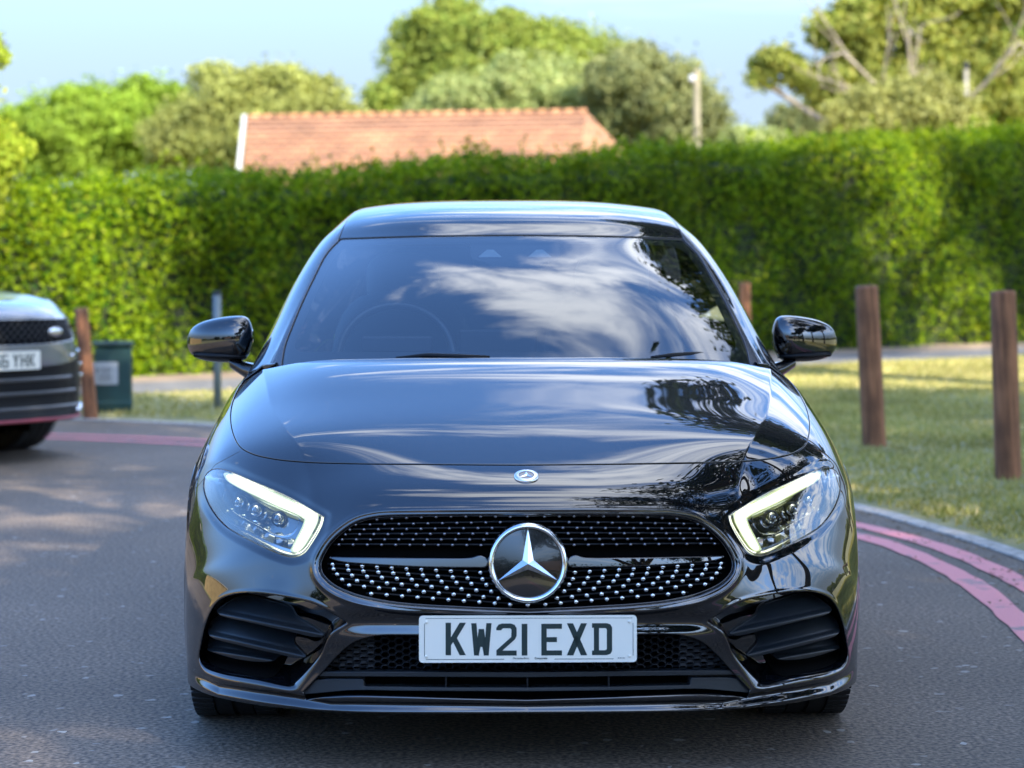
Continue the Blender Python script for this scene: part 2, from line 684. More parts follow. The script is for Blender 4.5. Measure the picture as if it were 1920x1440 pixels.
def sdf(poly, X, Y):
    """signed distance, positive inside"""
    X = np.asarray(X, float).ravel(); Y = np.asarray(Y, float).ravel()
    d2 = np.full(len(X), 1e18)
    ins = np.zeros(len(X), bool)
    n = len(poly)
    for i in range(n):
        ax, ay = poly[i]; bx, by = poly[(i + 1) % n]
        ex, ey = bx - ax, by - ay
        l2 = ex * ex + ey * ey
        if l2 < 1e-12: continue
        t = np.clip(((X - ax) * ex + (Y - ay) * ey) / l2, 0, 1)
        dd = (X - ax - t * ex) ** 2 + (Y - ay - t * ey) ** 2
        np.minimum(d2, dd, out=d2)
        if ay != by:
            c = ((ay > Y) != (by > Y)) & (X < (bx - ax) * (Y - ay) / (by - ay) + ax)
            ins ^= c
    d = np.sqrt(d2)
    return np.where(ins, d, -d)


def sstep(a, b, x):
    t = np.clip((x - a) / (b - a), 0, 1)
    return t * t * (3 - 2 * t)


# ------------------------------------------------------------------ the lower body as one spline net
# rows run from under the front lip, up the fascia, over the bonnet, along the doors and down the tail;
# columns run from the centre line over the crease and shoulder to the wheel arch or sill
AX_F, AX_R, ARCH = 0.86, 3.57, 0.365


def arch_pt(ang, ax=AX_F, x=-0.885):
    return (x, ax - ARCH * math.cos(R(ang)), 0.335 + ARCH * math.sin(R(ang)))


rows = []


def row(pts, end):
    """pts: c0..c8, end: c10; c9 is put between c8 and the end"""
    p = [(-abs(a), b, c) for a, b, c in pts]
    e = (-abs(end[0]), end[1], end[2])
    q = p[-1]
    c9 = (-(abs(q[0]) * .5 + abs(e[0]) * .5 + 0.002), q[1] * .45 + e[1] * .55, q[2] * .45 + e[2] * .55)
    rows.append(p + [c9, e])


def frow(z, ys, zd, end):
    """fascia row: nine plan points at nearly constant height"""
    xs = [0, .18, .36, .45, .53, .645, .74, .818, .864]
    row([(xs[i], ys[i], z - zd[i]) for i in range(9)], end)


Z0 = [0] * 9
frow(.160, [.075, .075, .085, .10, .12, .17, .25, .34, .44], Z0, (.868, .515, .158))
frow(.156, [.022, .025, .035, .05, .075, .125, .205, .30, .42], Z0, (.872, .51, .158))
frow(.188, [.012, .015, .028, .045, .07, .118, .197, .295, .418], Z0, (.876, .505, .19))
frow(.245, [.022, .024, .036, .052, .075, .12, .197, .295, .418], Z0, (.879, .505, .21))
frow(.31, [.018, .02, .032, .048, .07, .116, .195, .293, .418], [0, 0, 0, 0, 0, .01, .02, .035, .05], (.882, .505, .235))
frow(.385, [.0, .002, .016, .032, .058, .108, .19, .292, .418], [0, 0, .002, .005, .01, .02, .035, .055, .08], (.883, .503, .26))
frow(.47, [.0, .003, .018, .036, .064, .115, .20, .30, .42], [0, 0, .003, .008, .015, .03, .05, .075, .115], (.884, .50, .29))
frow(.56, [.012, .015, .032, .052, .082, .138, .218, .318, .428], [0, .002, .01, .02, .035, .055, .08, .11, .155], (.884, .498, .32))
row([(0, .03, .635), (.18, .035, .633), (.36, .055, .622), (.45, .08, .607), (.53, .11, .588), (.645, .168, .556), (.745, .25, .515), (.822, .345, .47), (.865, .44, .42)], (.884, .497, .35))
row([(0, .062, .675), (.18, .066, .673), (.36, .088, .662), (.45, .112, .648), (.53, .142, .632), (.655, .205, .60), (.752, .29, .56), (.826, .375, .515), (.866, .455, .46)], (.884, .50, .39))
row([(0, .12, .707), (.18, .124, .705), (.36, .143, .697), (.45, .163, .687), (.535, .19, .674), (.665, .255, .645), (.762, .335, .605), (.832, .41, .56), (.869, .475, .51)], (.885, .508, .43))
row([(0, .20, .739), (.18, .204, .738), (.36, .218, .732), (.46, .235, .725), (.548, .258, .717), (.685, .315, .695), (.778, .385, .655), (.841, .45, .608), (.873, .51, .555)], (.885, .53, .48))
row([(0, .31, .780), (.18, .314, .779), (.37, .325, .775), (.48, .332, .772), (.572, .34, .768), (.712, .40, .742), (.796, .46, .705), (.851, .52, .655), (.878, .575, .60)], arch_pt(33))
row([(0, .46, .830), (.19, .464, .829), (.39, .472, .825), (.51, .478, .821), (.622, .475, .812), (.745, .52, .778), (.817, .56, .742), (.862, .61, .69), (.884, .655, .645)], arch_pt(58))
row([(0, .66, .886), (.20, .664, .885), (.42, .675, .879), (.55, .69, .872), (.675, .70, .857), (.776, .73, .822), (.834, .76, .782), (.871, .80, .735), (.889, .83, .705)], arch_pt(84))
row([(0, .86, .931), (.21, .864, .930), (.43, .875, .924), (.57, .89, .915), (.706, .92, .892), (.792, .945, .858), (.838, .965, .818), (.872, .99, .755), (.890, 1.02, .70)], arch_pt(120))
row([(0, 1.03, .962), (.21, 1.035, .961), (.44, 1.055, .956), (.60, 1.09, .948), (.735, 1.13, .922), (.795, 1.15, .893), (.832, 1.165, .858), (.868, 1.185, .78), (.891, 1.20, .66)], arch_pt(160))
row([(0, 1.20, .955), (.21, 1.21, .955), (.44, 1.22, .952), (.60, 1.25, .948), (.745, 1.28, .932), (.793, 1.30, .908), (.822, 1.31, .878), (.86, 1.32, .80), (.890, 1.33, .62)], (.875, 1.27, .20))
for (y, zt) in ((1.55, .925), (1.95, .93), (2.4, .935), (2.85, .945)):
    row([(0, y, .92), (.21, y, .92), (.44, y, .92), (.60, y, .92), (.745, y, .922), (.79, y, zt), (.815, y, zt - .02), (.855, y, .82), (.880, y, .60)], (.862, y, .19))
row([(0, 3.1, .93), (.21, 3.1, .93), (.44, 3.1, .93), (.60, 3.1, .93), (.745, 3.1, .935), (.79, 3.1, .955), (.818, 3.1, .93), (.862, 3.1, .82), (.884, 3.1, .62)], (.872, 3.17, .20))
row([(0, 3.3, .93), (.21, 3.3, .93), (.44, 3.3, .93), (.60, 3.3, .93), (.745, 3.3, .94), (.79, 3.3, .965), (.82, 3.3, .935), (.868, 3.28, .82), (.890, 3.26, .68)], (.885, 3.235, .45))
row([(0, 3.57, .94), (.21, 3.57, .94), (.44, 3.57, .94), (.60, 3.57, .94), (.74, 3.57, .945), (.785, 3.57, .97), (.818, 3.57, .94), (.870, 3.57, .83), (.892, 3.57, .73)], (.885, 3.57, .70))
row([(0, 3.85, .94), (.21, 3.85, .94), (.44, 3.85, .94), (.60, 3.85, .94), (.72, 3.85, .945), (.77, 3.85, .97), (.808, 3.85, .94), (.862, 3.86, .83), (.888, 3.88, .68)], (.884, 3.905, .45))
row([(0, 4.15, .955), (.21, 4.15, .955), (.44, 4.13, .955), (.60, 4.10, .95), (.70, 4.07, .945), (.75, 4.05, .945), (.79, 4.03, .92), (.845, 4.0, .80), (.876, 3.97, .62)], (.878, 3.96, .40))
row([(0, 4.28, .93), (.21, 4.275, .93), (.44, 4.255, .925), (.60, 4.22, .91), (.68, 4.19, .89), (.73, 4.16, .87), (.77, 4.13, .83), (.83, 4.07, .72), (.868, 4.01, .56)], (.875, 3.97, .36))
row([(0, 4.32, .80), (.21, 4.315, .80), (.44, 4.295, .79), (.60, 4.26, .77), (.68, 4.23, .75), (.735, 4.20, .72), (.78, 4.16, .68), (.835, 4.09, .58), (.868, 4.02, .47)], (.874, 3.97, .32))
row([(0, 4.39, .58), (.21, 4.385, .58), (.44, 4.36, .57), (.60, 4.32, .56), (.68, 4.28, .54), (.74, 4.24, .52), (.79, 4.18, .48), (.84, 4.10, .42), (.868, 4.02, .36)], (.873, 3.97, .27))
row([(0, 4.41, .40), (.21, 4.405, .40), (.44, 4.38, .40), (.60, 4.34, .39), (.68, 4.30, .38), (.74, 4.25, .36), (.79, 4.19, .34), (.84, 4.10, .31), (.868, 4.02, .27)], (.872, 3.97, .23))
row([(0, 4.38, .22), (.21, 4.375, .22), (.44, 4.35, .22), (.60, 4.31, .22), (.68, 4.27, .22), (.74, 4.22, .21), (.79, 4.16, .21), (.84, 4.08, .20), (.868, 4.01, .19)], (.87, 3.965, .18))
NET = np.array(rows)
NET[:, :, 0] *= 0.991
NET[:14, -3:, 0] *= 1.006
NET[15:18, :5, 2] += 0.009
# tighten the bonnet crease (column 4): a column close to it on either side, relaxing to nothing on the fascia
NR = len(rows)
fr = np.ones(NR) * .5
for i in range(NR):
    fr[i] = np.interp(i, [8, 11, 12, 16, 17], [.42, .27, .2, .2, .4])
colA = NET[:, 4] + (NET[:, 3] - NET[:, 4]) * fr[:, None]
colB = NET[:, 4] + (NET[:, 5] - NET[:, 4]) * fr[:, None]
NET = np.concatenate([NET[:, :4], colA[:, None], NET[:, 4:5], colB[:, None], NET[:, 5:]], axis=1)
NC = NET.shape[1]
ROW_COWL = 16.0
NETF = net_fit(NET, 2)


def seg_params(counts):
    out = []
    for i, k in enumerate(counts):
        out += list(i + np.arange(k) / k)
    out.append(len(counts))
    return np.array(out)


us = seg_params([8, 12, 18, 24, 30, 33, 34, 30, 24, 16, 14, 14, 14, 16, 14, 10, 8] + [4] * (NR - 18))
vsp = seg_params([36, 44, 32, 18, 12, 12, 28, 44, 32, 20, 12, 8])
G0 = net_eval(NETF, us, vsp)
for j in range(G0.shape[1]):
    pass
G0[:, 0, 0] = 0.0

# ---- outlines, traced in photo pixels on the left half and cut into the real surface
P_HOOD = spline_closed([(1150, 872, 1), (990, 872), (800, 871), (640, 869), (560, 866), (508, 860), (472, 851), (450, 838), (438, 817), (432, 790), (434, 760), (446, 730), (464, 703), (485, 674, 1), (480, 600, 1), (1150, 600, 1)])
P_LAMP = spline_closed([(404, 878), (391, 883), (382, 896), (380, 915), (386, 938), (399, 962), (423, 989), (470, 1016), (523, 1040), (549, 1046), (569, 1040), (588, 1016), (605, 985), (609, 968, 1), (540, 929), (473, 900), (423, 880)])
P_GRILLE = spline_closed([(1150, 962, 1), (990, 962), (773, 963), (705, 966), (667, 976), (640, 993), (617, 1015), (602, 1038), (595, 1057), (598, 1077), (617, 1099), (657, 1119), (720, 1134), (810, 1143), (990, 1150), (1150, 1150, 1)])
P_INT = spline_closed([(438, 1115), (482, 1113), (540, 1121), (592, 1134), (650, 1168, 1), (622, 1186), (600, 1230), (580, 1258), (556, 1290, 1), (545, 1293), (490, 1284), (412, 1270), (383, 1258), (373, 1240), (377, 1208), (385, 1172), (397, 1143), (412, 1125)])
P_LOW = spline_closed([(1150, 1189, 1), (990, 1189), (787, 1189), (700, 1191), (660, 1204), (630, 1229), (607, 1254), (566, 1297, 1), (572, 1314, 1), (608, 1310), (660, 1307), (760, 1309), (990, 1315), (1150, 1315, 1)])
P_CREASE = None

px, py = to_px(G0)
tt = np.broadcast_to(us[:, None], px.shape)
front = (tt < 13)
fl = G0.copy()
pxr, pyr = px.ravel(), py.ravel()


def dfield(poly):
    s = sdf(poly, pxr, pyr).reshape(px.shape)
    return np.where(front, s, -999)


sI = dfield(P_INT)
sG = dfield(P_GRILLE)
sL = dfield(P_LOW)
sH = dfield(P_LAMP)
disp = np.zeros(px.shape)
# corner intake: a deep bowl whose floor slopes up from the lower edge
floor_soft = sstep(1215, 1285, py)                      # towards the lower edge the walls open out
wid = 5 + 34 * floor_soft
disp += 0.105 * sstep(0, 1, np.clip(sI / wid, 0, 1)) * (sI > 0)
# shallow lead-in wedge running from the intake towards the grille
# rolled lip round the grille and a soft shelf round the lamp
disp += -0.005 * np.exp(-((sG + 8) / 5.0) ** 2)
disp += 0.006 * sstep(-16, 0, sH) * (sH < 0) + 0.006 * (sH >= 0)
disp += -0.0012 * np.exp(-((sI + 4) / 3.0) ** 2)
# the flank of the bumper between lamp and intake is pulled in, leaving a soft vertical edge outboard
gx = np.exp(-((px - 500) / 70.0) ** 2) * np.exp(-((py - 1080) / 38.0) ** 2)
disp += 0.007 * gx * front
# band under the grille leans back
disp += 0.016 * np.exp(-((py - 1168) / 20.0) ** 2) * sstep(560, 700, px) * front
fl[:, :, 1] += disp
# hollow band between the intakes and the bottom lip
bl = np.interp(px, [352, 372, 410, 480, 557, 620, 760, 990], [1252, 1270, 1288, 1300, 1311, 1322, 1324, 1326])
disp2 = (0.011 * np.exp(-((py - bl) / 7.5) ** 2) - 0.006 * np.exp(-((py - bl - 15) / 6.0) ** 2)) * front * sstep(352, 385, px)
fl[:, :, 1] += disp2
BODY = grid_mesh(fl, us, vsp)
BA = BODY[0]
BASE = grid_mesh(G0, us, vsp)      # without the features, to hang parts on


def surf_pt(x, y, back=0.0, _c={}):
    """car-local point of the undisturbed skin seen at photo pixel x, y"""
    A = BASE[0]
    if 'm' not in _c:
        _c['m'] = np.where(A[:, 9] < 16)[0]
    idx = _c['m']
    d = (A[idx, 6] - x) ** 2 + (A[idx, 7] - y) ** 2
    k = np.argpartition(d, 4)[:4]
    w = 1 / (d[k] + 1e-3)
    yl = float((A[idx[k], 1] * w).sum() / w.sum())
    return from_px(x, y, yl + back)


# ------------------------------------------------------------------ the black car
car = empty('parked_car', tuple(CAR_O), CAR_A,
            'glossy black hatchback seen head on with its running lights lit', 'car')


def sd_of(mesh, poly):
    return sdf(poly, mesh[0][:, 6], mesh[0][:, 7])


def reg(mesh, poly, off=0.0, sign=1):
    return clip(mesh, sign * sd_of(mesh, poly) + off)


front_m = clip(BODY, 20.0 - BODY[0][:, 9])
# bonnet
bon_src = clip(front_m, ROW_COWL - front_m[0][:, 9])
bon_src = clip(bon_src, bon_src[0][:, 9] - 9.5)
hood = reg(bon_src, P_HOOD, -2.3)
hid = _clip_id[0]
hood = flange(hood, 0.016, 0.0022)
put_sym('bonnet', hood, M['paint'], car)
# everything that is not bonnet, lamp, grille, lower intake
low_edge = clip(BODY, 1.0 * (BODY[0][:, 9] > -1) * 1.0)
A = BODY[0]
rest = BODY
fH = sd_of(rest, P_HOOD)
fH = np.where(A[:, 9] > ROW_COWL + .6, -50, np.where(A[:, 9] < 9, -50, fH))
rest = clip(rest, -fH - 1.4)
rest = flange(rest, 0.016, 0.0018)
f = np.where(rest[0][:, 9] > 14, -50, sd_of(rest, P_LAMP))
rest = clip(rest, -f + 0.3)
rest = flange(rest, 0.03, 0.0025)
f = np.where(rest[0][:, 9] > 12, -50, sd_of(rest, P_GRILLE))
rest = clip(rest, -f)
rest = flange(rest, 0.045, 0.006, (0, 1, 0))
f = np.where(rest[0][:, 9] > 12, -50, sd_of(rest, P_LOW))
rest = clip(rest, -f)
rest = flange(rest, 0.06, 0.004, (0, 1, 0))
# cabin floor is not skin
A = rest[0]
inner = np.where((A[:, 9] > 16.2) & (A[:, 9] < 27.5), -A[:, 0] - 0.70, 1.0)
rest = clip(rest, inner)
A = rest[0]
# front bumper / wing split: line from the bonnet corner to the lamp, then from the lamp to the arch


def split_line(A):
    # positive = bumper
    X, Y, Zc = A[:, 6], A[:, 7], A[:, 1]
    lx = np.array([300, 352, 374, 392, 404, 450, 520, 1200])
    ly = np.array([945, 929, 908, 885, 871, 846, 700, 700])
    f = Y - np.interp(X, lx, ly)
    f = np.where((X > 500) & (A[:, 9] < 14), 60, f)
    return np.where(A[:, 9] > 16.5, -60, f)


bumper = clip(rest, split_line(rest[0]) - 0.6)
bumper = flange(bumper, 0.012, 0.0012)
f_rb = clip(bumper, 20 - bumper[0][:, 9])
put_sym('front_bumper', f_rb, M['paint'], car)
wing = clip(rest, -split_line(rest[0]) - 0.6)
wing = flange(wing, 0.012, 0.0012)
A = wing[0]
wing = clip(wing, np.where(A[:, 9] > 17.3, 1.30 - A[:, 1] + (A[:, 2] - .9) * .25, 1.5 - A[:, 1]))
wing = flange(wing, 0.015, 0.002)
for m_ in (wing, mirror(wing)):
    put('wing', m_, M['paint'], car)
rear = clip(BODY, BODY[0][:, 9] - 16.6)
A = rear[0]
rear = clip(rear, np.where((A[:, 9] < 27.5), -A[:, 0] - 0.70, 1.0))


def ycut(mesh, y, s):
    A = mesh[0]
    return clip(mesh, s * (A[:, 1] - y - (-1) * (A[:, 2] - .9) * .25 * 0))


fd = ycut(ycut(rear, 1.306, 1), 2.43, -1)
fd = clip(fd, fd[0][:, 2] - 0.255)
fd = flange(fd, 0.012, 0.002)
rd = ycut(ycut(rear, 2.437, 1), 3.36, -1)
rd = clip(rd, rd[0][:, 2] - 0.255)
rd = flange(rd, 0.012, 0.002)
for m_, nm in ((fd, 'front_door'), (rd, 'rear_door')):
    for mm in (m_, mirror(m_)):
        door = put(nm, mm, M['paint'], car)
        sgn = -1 if mm is m_ else 1
        b = MB()
        hy = 2.28 if nm == 'front_door' else 3.18
        b.tube([(sgn * .866, hy - .11, .80), (sgn * .895, hy - .085, .80), (sgn * .898, hy + .085, .80), (sgn * .868, hy + .11, .80)], .011, 10)
        b.build('door_handle', M['paint'], door, smooth=True)
sill = clip(rear, 0.25 - rear[0][:, 2])
sill = ycut(ycut(sill, 1.306, 1), 3.36, -1)
for m_ in (sill, mirror(sill)):
    put('sill', m_, M['gloss_black'], car)
qtr = ycut(rear, 3.366, 1)
qtr = clip(qtr, 26.6 - qtr[0][:, 9])
for m_ in (qtr, mirror(qtr)):
    put('rear_quarter', m_, M['paint'], car)
tail = clip(rear, rear[0][:, 9] - 26.62)
tail_l = clip(tail, np.minimum.reduce([-tail[0][:, 0] - .42, tail[0][:, 2] - .72, .86 - tail[0][:, 2]]))
M['tail'] = pmat('tail_lamp_red', (0.35, 0.01, 0.01), 0.15, coat=1)
for m_ in (tail_l, mirror(tail_l)):
    a_, t_ = m_; a_ = a_.copy(); a_[:, :3] += a_[:, 3:6] * 0.003
    put('tail_lamp', (a_, t_), M['tail'], car)
put_sym('tailgate', tail, M['paint'], car)

# ------------------------------------------------------------------ greenhouse net
gr = [
    # centre, 2, 3, glass edge, pillar inner, rail, side top, side mid, belt
    [(0, .97, .925), (.25, 1.0, .925), (.50, 1.11, .925), (.70, 1.25, .925), (.725, 1.28, .925), (.755, 1.33, .92), (.782, 1.36, .91), (.80, 1.37, .90), (.806, 1.38, .88)],
    [(0, 1.26, 1.083), (.23, 1.285, 1.081), (.46, 1.36, 1.076), (.648, 1.47, 1.066), (.675, 1.50, 1.068), (.712, 1.55, 1.06), (.745, 1.57, 1.02), (.775, 1.58, .97), (.803, 1.58, .90)],
    [(0, 1.53, 1.216), (.21, 1.55, 1.214), (.42, 1.61, 1.208), (.598, 1.71, 1.196), (.625, 1.74, 1.20), (.668, 1.79, 1.193), (.712, 1.80, 1.13), (.762, 1.80, 1.02), (.803, 1.80, .905)],
    [(0, 1.79, 1.327), (.19, 1.805, 1.326), (.38, 1.855, 1.322), (.545, 1.945, 1.308), (.572, 1.975, 1.312), (.622, 2.03, 1.298), (.68, 2.04, 1.21), (.748, 2.04, 1.06), (.803, 2.04, .91)],
    [(0, 1.90, 1.366), (.19, 1.915, 1.365), (.37, 1.96, 1.36), (.52, 2.04, 1.344), (.555, 2.09, 1.342), (.612, 2.16, 1.320), (.673, 2.18, 1.225), (.745, 2.18, 1.065), (.803, 2.18, .912)],
    [(0, 2.12, 1.412), (.18, 2.13, 1.411), (.35, 2.16, 1.405), (.49, 2.21, 1.39), (.54, 2.26, 1.378), (.602, 2.32, 1.335), (.668, 2.33, 1.235), (.742, 2.33, 1.07), (.803, 2.33, .914)],
    [(0, 2.45, 1.437), (.18, 2.45, 1.436), (.34, 2.47, 1.43), (.475, 2.5, 1.415), (.53, 2.52, 1.398), (.597, 2.55, 1.345), (.665, 2.56, 1.24), (.74, 2.56, 1.075), (.803, 2.56, .918)],
    [(0, 2.85, 1.437), (.18, 2.85, 1.436), (.34, 2.86, 1.43), (.47, 2.88, 1.413), (.525, 2.88, 1.395), (.590, 2.9, 1.342), (.66, 2.9, 1.24), (.735, 2.9, 1.08), (.800, 2.9, .925)],
    [(0, 3.25, 1.42), (.18, 3.25, 1.418), (.33, 3.25, 1.41), (.46, 3.25, 1.395), (.51, 3.25, 1.377), (.572, 3.27, 1.325), (.645, 3.3, 1.23), (.725, 3.3, 1.08), (.795, 3.3, .94)],
    [(0, 3.7, 1.375), (.17, 3.7, 1.373), (.32, 3.69, 1.365), (.44, 3.67, 1.35), (.49, 3.66, 1.33), (.545, 3.66, 1.28), (.62, 3.68, 1.19), (.71, 3.7, 1.06), (.785, 3.7, .95)],
    [(0, 3.95, 1.335), (.17, 3.95, 1.333), (.31, 3.94, 1.325), (.43, 3.91, 1.31), (.475, 3.89, 1.29), (.53, 3.88, 1.24), (.60, 3.88, 1.16), (.69, 3.88, 1.05), (.77, 3.88, .95)],
    [(0, 4.00, 1.30), (.17, 4.0, 1.30), (.32, 3.99, 1.29), (.44, 3.96, 1.27), (.49, 3.94, 1.25), (.545, 3.93, 1.20), (.61, 3.93, 1.12), (.69, 3.93, 1.02), (.76, 3.94, .945)],
    [(0, 4.15, 1.10), (.20, 4.15, 1.10), (.38, 4.13, 1.09), (.52, 4.09, 1.08), (.57, 4.07, 1.07), (.61, 4.05, 1.05), (.65, 4.03, 1.01), (.70, 4.02, .97), (.75, 4.02, .94)],
    [(0, 4.27, .93), (.22, 4.265, .93), (.42, 4.245, .93), (.58, 4.20, .93), (.62, 4.18, .93), (.66, 4.15, .93), (.69, 4.12, .93), (.72, 4.08, .93), (.745, 4.06, .93)],
]
GN = np.array([[(-a, b, c) for a, b, c in r] for r in gr])
GN[4:9, :5, 2] += 0.012
# harden the screen edge and the header
GNF = net_fit(GN, 2)
gus = seg_params([22, 22, 22, 14, 14, 12, 8, 8, 6, 6, 4, 4, 4])
gvs = seg_params([24, 24, 24, 10, 12, 14, 10, 8])
GG = net_eval(GNF, gus, gvs)
GG[:, 0, 0] = 0
GH = grid_mesh(GG, gus, gvs)

P_SCREEN = spline_closed([(1150, 443, 1), (990, 443), (800, 445), (640, 450, 1), (614, 478), (590, 524), (569, 568), (549, 616), (536, 652), (530, 690, 1), (1150, 700, 1)])
P_SCREEN_IN = spline_closed([(1150, 452, 1), (990, 452), (800, 455), (672, 459), (640, 467), (622, 487), (600, 530), (578, 580), (560, 622), (552, 640), (554, 652), (564, 657, 1), (1150, 657, 1)])


def f_roof(A):
    # roof skin inside the ditch line, behind the header
    xl = np.interp(A[:, 1], [1.8, 2.0, 2.25, 2.6, 3.2, 3.9, 4.0], [.575, .552, .528, .507, .492, .47, .47])
    return np.minimum(A[:, 0] + xl, 12.0 - A[:, 9])


gsd = lambda m, P: np.where(m[0][:, 9] > 4.2, -40, sd_of(m, P))
scr = clip(GH, gsd(GH, P_SCREEN))
scr = clip(scr, 4 - scr[0][:, 9])
wind = put_sym('windscreen', scr, M['glass'], car)
# black ceramic border just behind the glass
fr_ = clip(scr, -sd_of(scr, P_SCREEN_IN))
fA = fr_[0].copy(); fA[:, :3] -= fA[:, 3:6] * 0.005
put_sym('screen_border', (fA, fr_[1]), M['interior'], wind)
# black seal around the screen
seal = clip(GH, gsd(GH, P_SCREEN) + 4.5)
seal = clip(seal, -gsd(seal, P_SCREEN) - 0.0)
sA = seal[0].copy(); sA[:, :3] -= sA[:, 3:6] * 0.003
put_sym('screen_seal', (sA, seal[1]), M['rubber'], car)
skin = clip(GH, -gsd(GH, P_SCREEN) - 4.0)
skin = flange(skin, 0.012, 0.002)
roof = clip(skin, f_roof(skin[0]) * 1000 - 2.5)
A = roof[0]
roof = clip(roof, np.where(A[:, 9] < 2.9, -1.0, 1.0))
roof = flange(roof, 0.012, 0.0025)
put_sym('roof', roof, M['paint'], car)
rest2 = clip(skin, -f_roof(skin[0]) * 1000 - 2.5)
rest2 = flange(rest2, 0.012, 0.002)
A = rest2[0]


def side_glass(A):
    # positive inside the side window band
    y, z, s = A[:, 1], A[:, 2], A[:, 8]
    top = np.interp(y, [1.45, 1.6, 1.9, 2.2, 2.6, 3.2, 3.55, 3.75], [.93, 1.03, 1.175, 1.285, 1.305, 1.29, 1.22, 1.14])
    f = np.minimum(top - z, z - 0.955)
    f = np.minimum(f, y - 1.5)
    f = np.minimum(f, 3.62 - y)
    f = np.minimum(f, np.abs(y - 2.42) - .03)
    return f * (1.0) if True else s


f_ = np.where(A[:, 8] > 4.6, side_glass(A), -1)
win = clip(rest2, f_ * 1000)
f_ = np.where(rest2[0][:, 8] > 4.6, side_glass(rest2[0]), -1)
pil = clip(rest2, -f_ * 1000)
pil = flange(pil, 0.01, 0.001)
fa_ = np.minimum.reduce([3.75 + .12 * pil[0][:, 9] - pil[0][:, 8], 3.6 - pil[0][:, 9]])
ptrim = clip(pil, fa_)
pil = clip(pil, -fa_ - .03)
pil = flange(pil, 0.012, 0.002)
for m_ in (ptrim, mirror(ptrim)):
    put('pillar_trim', m_, M['ptrim'], car)
fr_w = np.minimum.reduce([pil[0][:, 9] - 11.1, 12.75 - pil[0][:, 9], 3.3 - pil[0][:, 8]])
rglass = clip(pil, fr_w)
pil = clip(pil, -fr_w)
put_sym('rear_window', rglass, M['sideglass'], car)
winf = clip(win, 2.42 - win[0][:, 1]); winr = clip(win, win[0][:, 1] - 2.42)
for m_ in (pil, mirror(pil)):
    put('pillar_frame', m_, M['paint'], car)
for w_ in (winf, winr):
    for m_ in (w_, mirror(w_)):
        put('side_window', m_, M['sideglass'], car)
# headlining and cowl behind the glass
hl = clip(GH, np.where(GH[0][:, 9] > 3.2, 1.0, -1.0))
hA = hl[0].copy(); hA[:, :3] -= hA[:, 3:6] * 0.03
hl = clip((hA, hl[1]), hA[:, 2] - 1.3)
put_sym('headlining', hl, M['head'], car)

# ------------------------------------------------------------------ cabin: dashboard, wheel, seats
b = MB()
prof = [(-.0, .90), (.12, .945), (.35, .955), (.55, .93), (.62, .86), (.60, .60), (.0, .60)]
n = 12
vs_ = []; fs_ = []
for i in range(n + 1):
    x = -0.70 + 1.40 * i / n
    off = 0.24 * (abs(x) / .7) ** 2
    for (yy, zz) in prof:
        vs_.append((x, 1.12 + off + yy * (1 - .25 * (abs(x) / .7) ** 2), zz))
k = len(prof)
for i in range(n):
    for j in range(k - 1):
        fs_.append((i * k + j, (i + 1) * k + j, (i + 1) * k + j + 1, i * k + j + 1))
b.add(vs_, fs_)
dash = b.build('dashboard', M['interior'], car, smooth=True)
b = MB()
b.box((-.36, 1.60, .985), (.22, .012, .05), bev=.01)
b.box((-.05, 1.60, .98), (.24, .012, .10), bev=.01)
b.build('display_screen', M['interior'], dash, auto=35)
sw = MB()
# steering wheel on the driver's side (left in the picture)
ctr = Vector((-.37, 1.86, .93)); rotw = Matrix.Rotation(R(-24), 4, 'X')
ring = [ctr + rotw @ Vector((math.cos(a) * .185, 0, math.sin(a) * .185)) for a in np.linspace(0, 2 * math.pi, 49)]
sw.tube(ring, .015, 10, cap=False)
sw.tube([ctr + rotw @ Vector((-.17, 0, 0)), ctr, ctr + rotw @ Vector((.17, 0, 0))], .018, 8)
sw.tube([ctr, ctr + rotw @ Vector((0, 0, -.17))], .018, 8)
sw.tube([ctr + Vector((0, -.12, -.03)), ctr + Vector((0, .02, 0))], .05, 12)
sw.build('steering_wheel', pmat('wheel_leather', (.035, .038, .04), .3), car, smooth=True)


def ellipsoid(mb, c, r, n1=14, n2=20, rot=None, p=2.0):
    vs_ = []; fs_ = []
    for i in range(n1 + 1):
        th = math.pi * i / n1 - math.pi / 2
        for j in range(n2):
            ph = 2 * math.pi * j / n2
            def sp(v, e): return math.copysign(abs(v) ** e, v)
            e = 2 / p
            q = Vector((r[0] * sp(math.cos(th), e) * sp(math.cos(ph), e), r[1] * sp(math.cos(th), e) * sp(math.sin(ph), e), r[2] * sp(math.sin(th), e)))
            if rot is not None: q = rot @ q
            vs_.append(q + Vector(c))
    for i in range(n1):
        for j in range(n2):
            fs_.append((i * n2 + j, i * n2 + (j + 1) % n2, (i + 1) * n2 + (j + 1) % n2, (i + 1) * n2 + j))
    mb.add(vs_, fs_)


for sx in (-.37, .37):
    b = MB()
    rot = Matrix.Rotation(R(-14), 3, 'X')
    ellipsoid(b, (sx, 2.55, .78), (.25, .085, .36), p=3.4, rot=rot)
    ellipsoid(b, (sx, 2.30, .50), (.25, .28, .10), p=3.4)
    st = b.build('seat', M['seat'], car, smooth=True)
    b = MB()
    ellipsoid(b, (sx, 2.66, 1.17), (.13, .05, .10), p=3.2, rot=rot)
    b.build('headrest', M['seat'], st, smooth=True)
b = MB()
ellipsoid(b, (0, 3.35, .80), (.62, .09, .32), p=4, rot=Matrix.Rotation(R(-14), 3, 'X'))
b.build('rear_seat', M['seat'], car, smooth=True)
# sensor housing behind the top of the screen
b = MB()


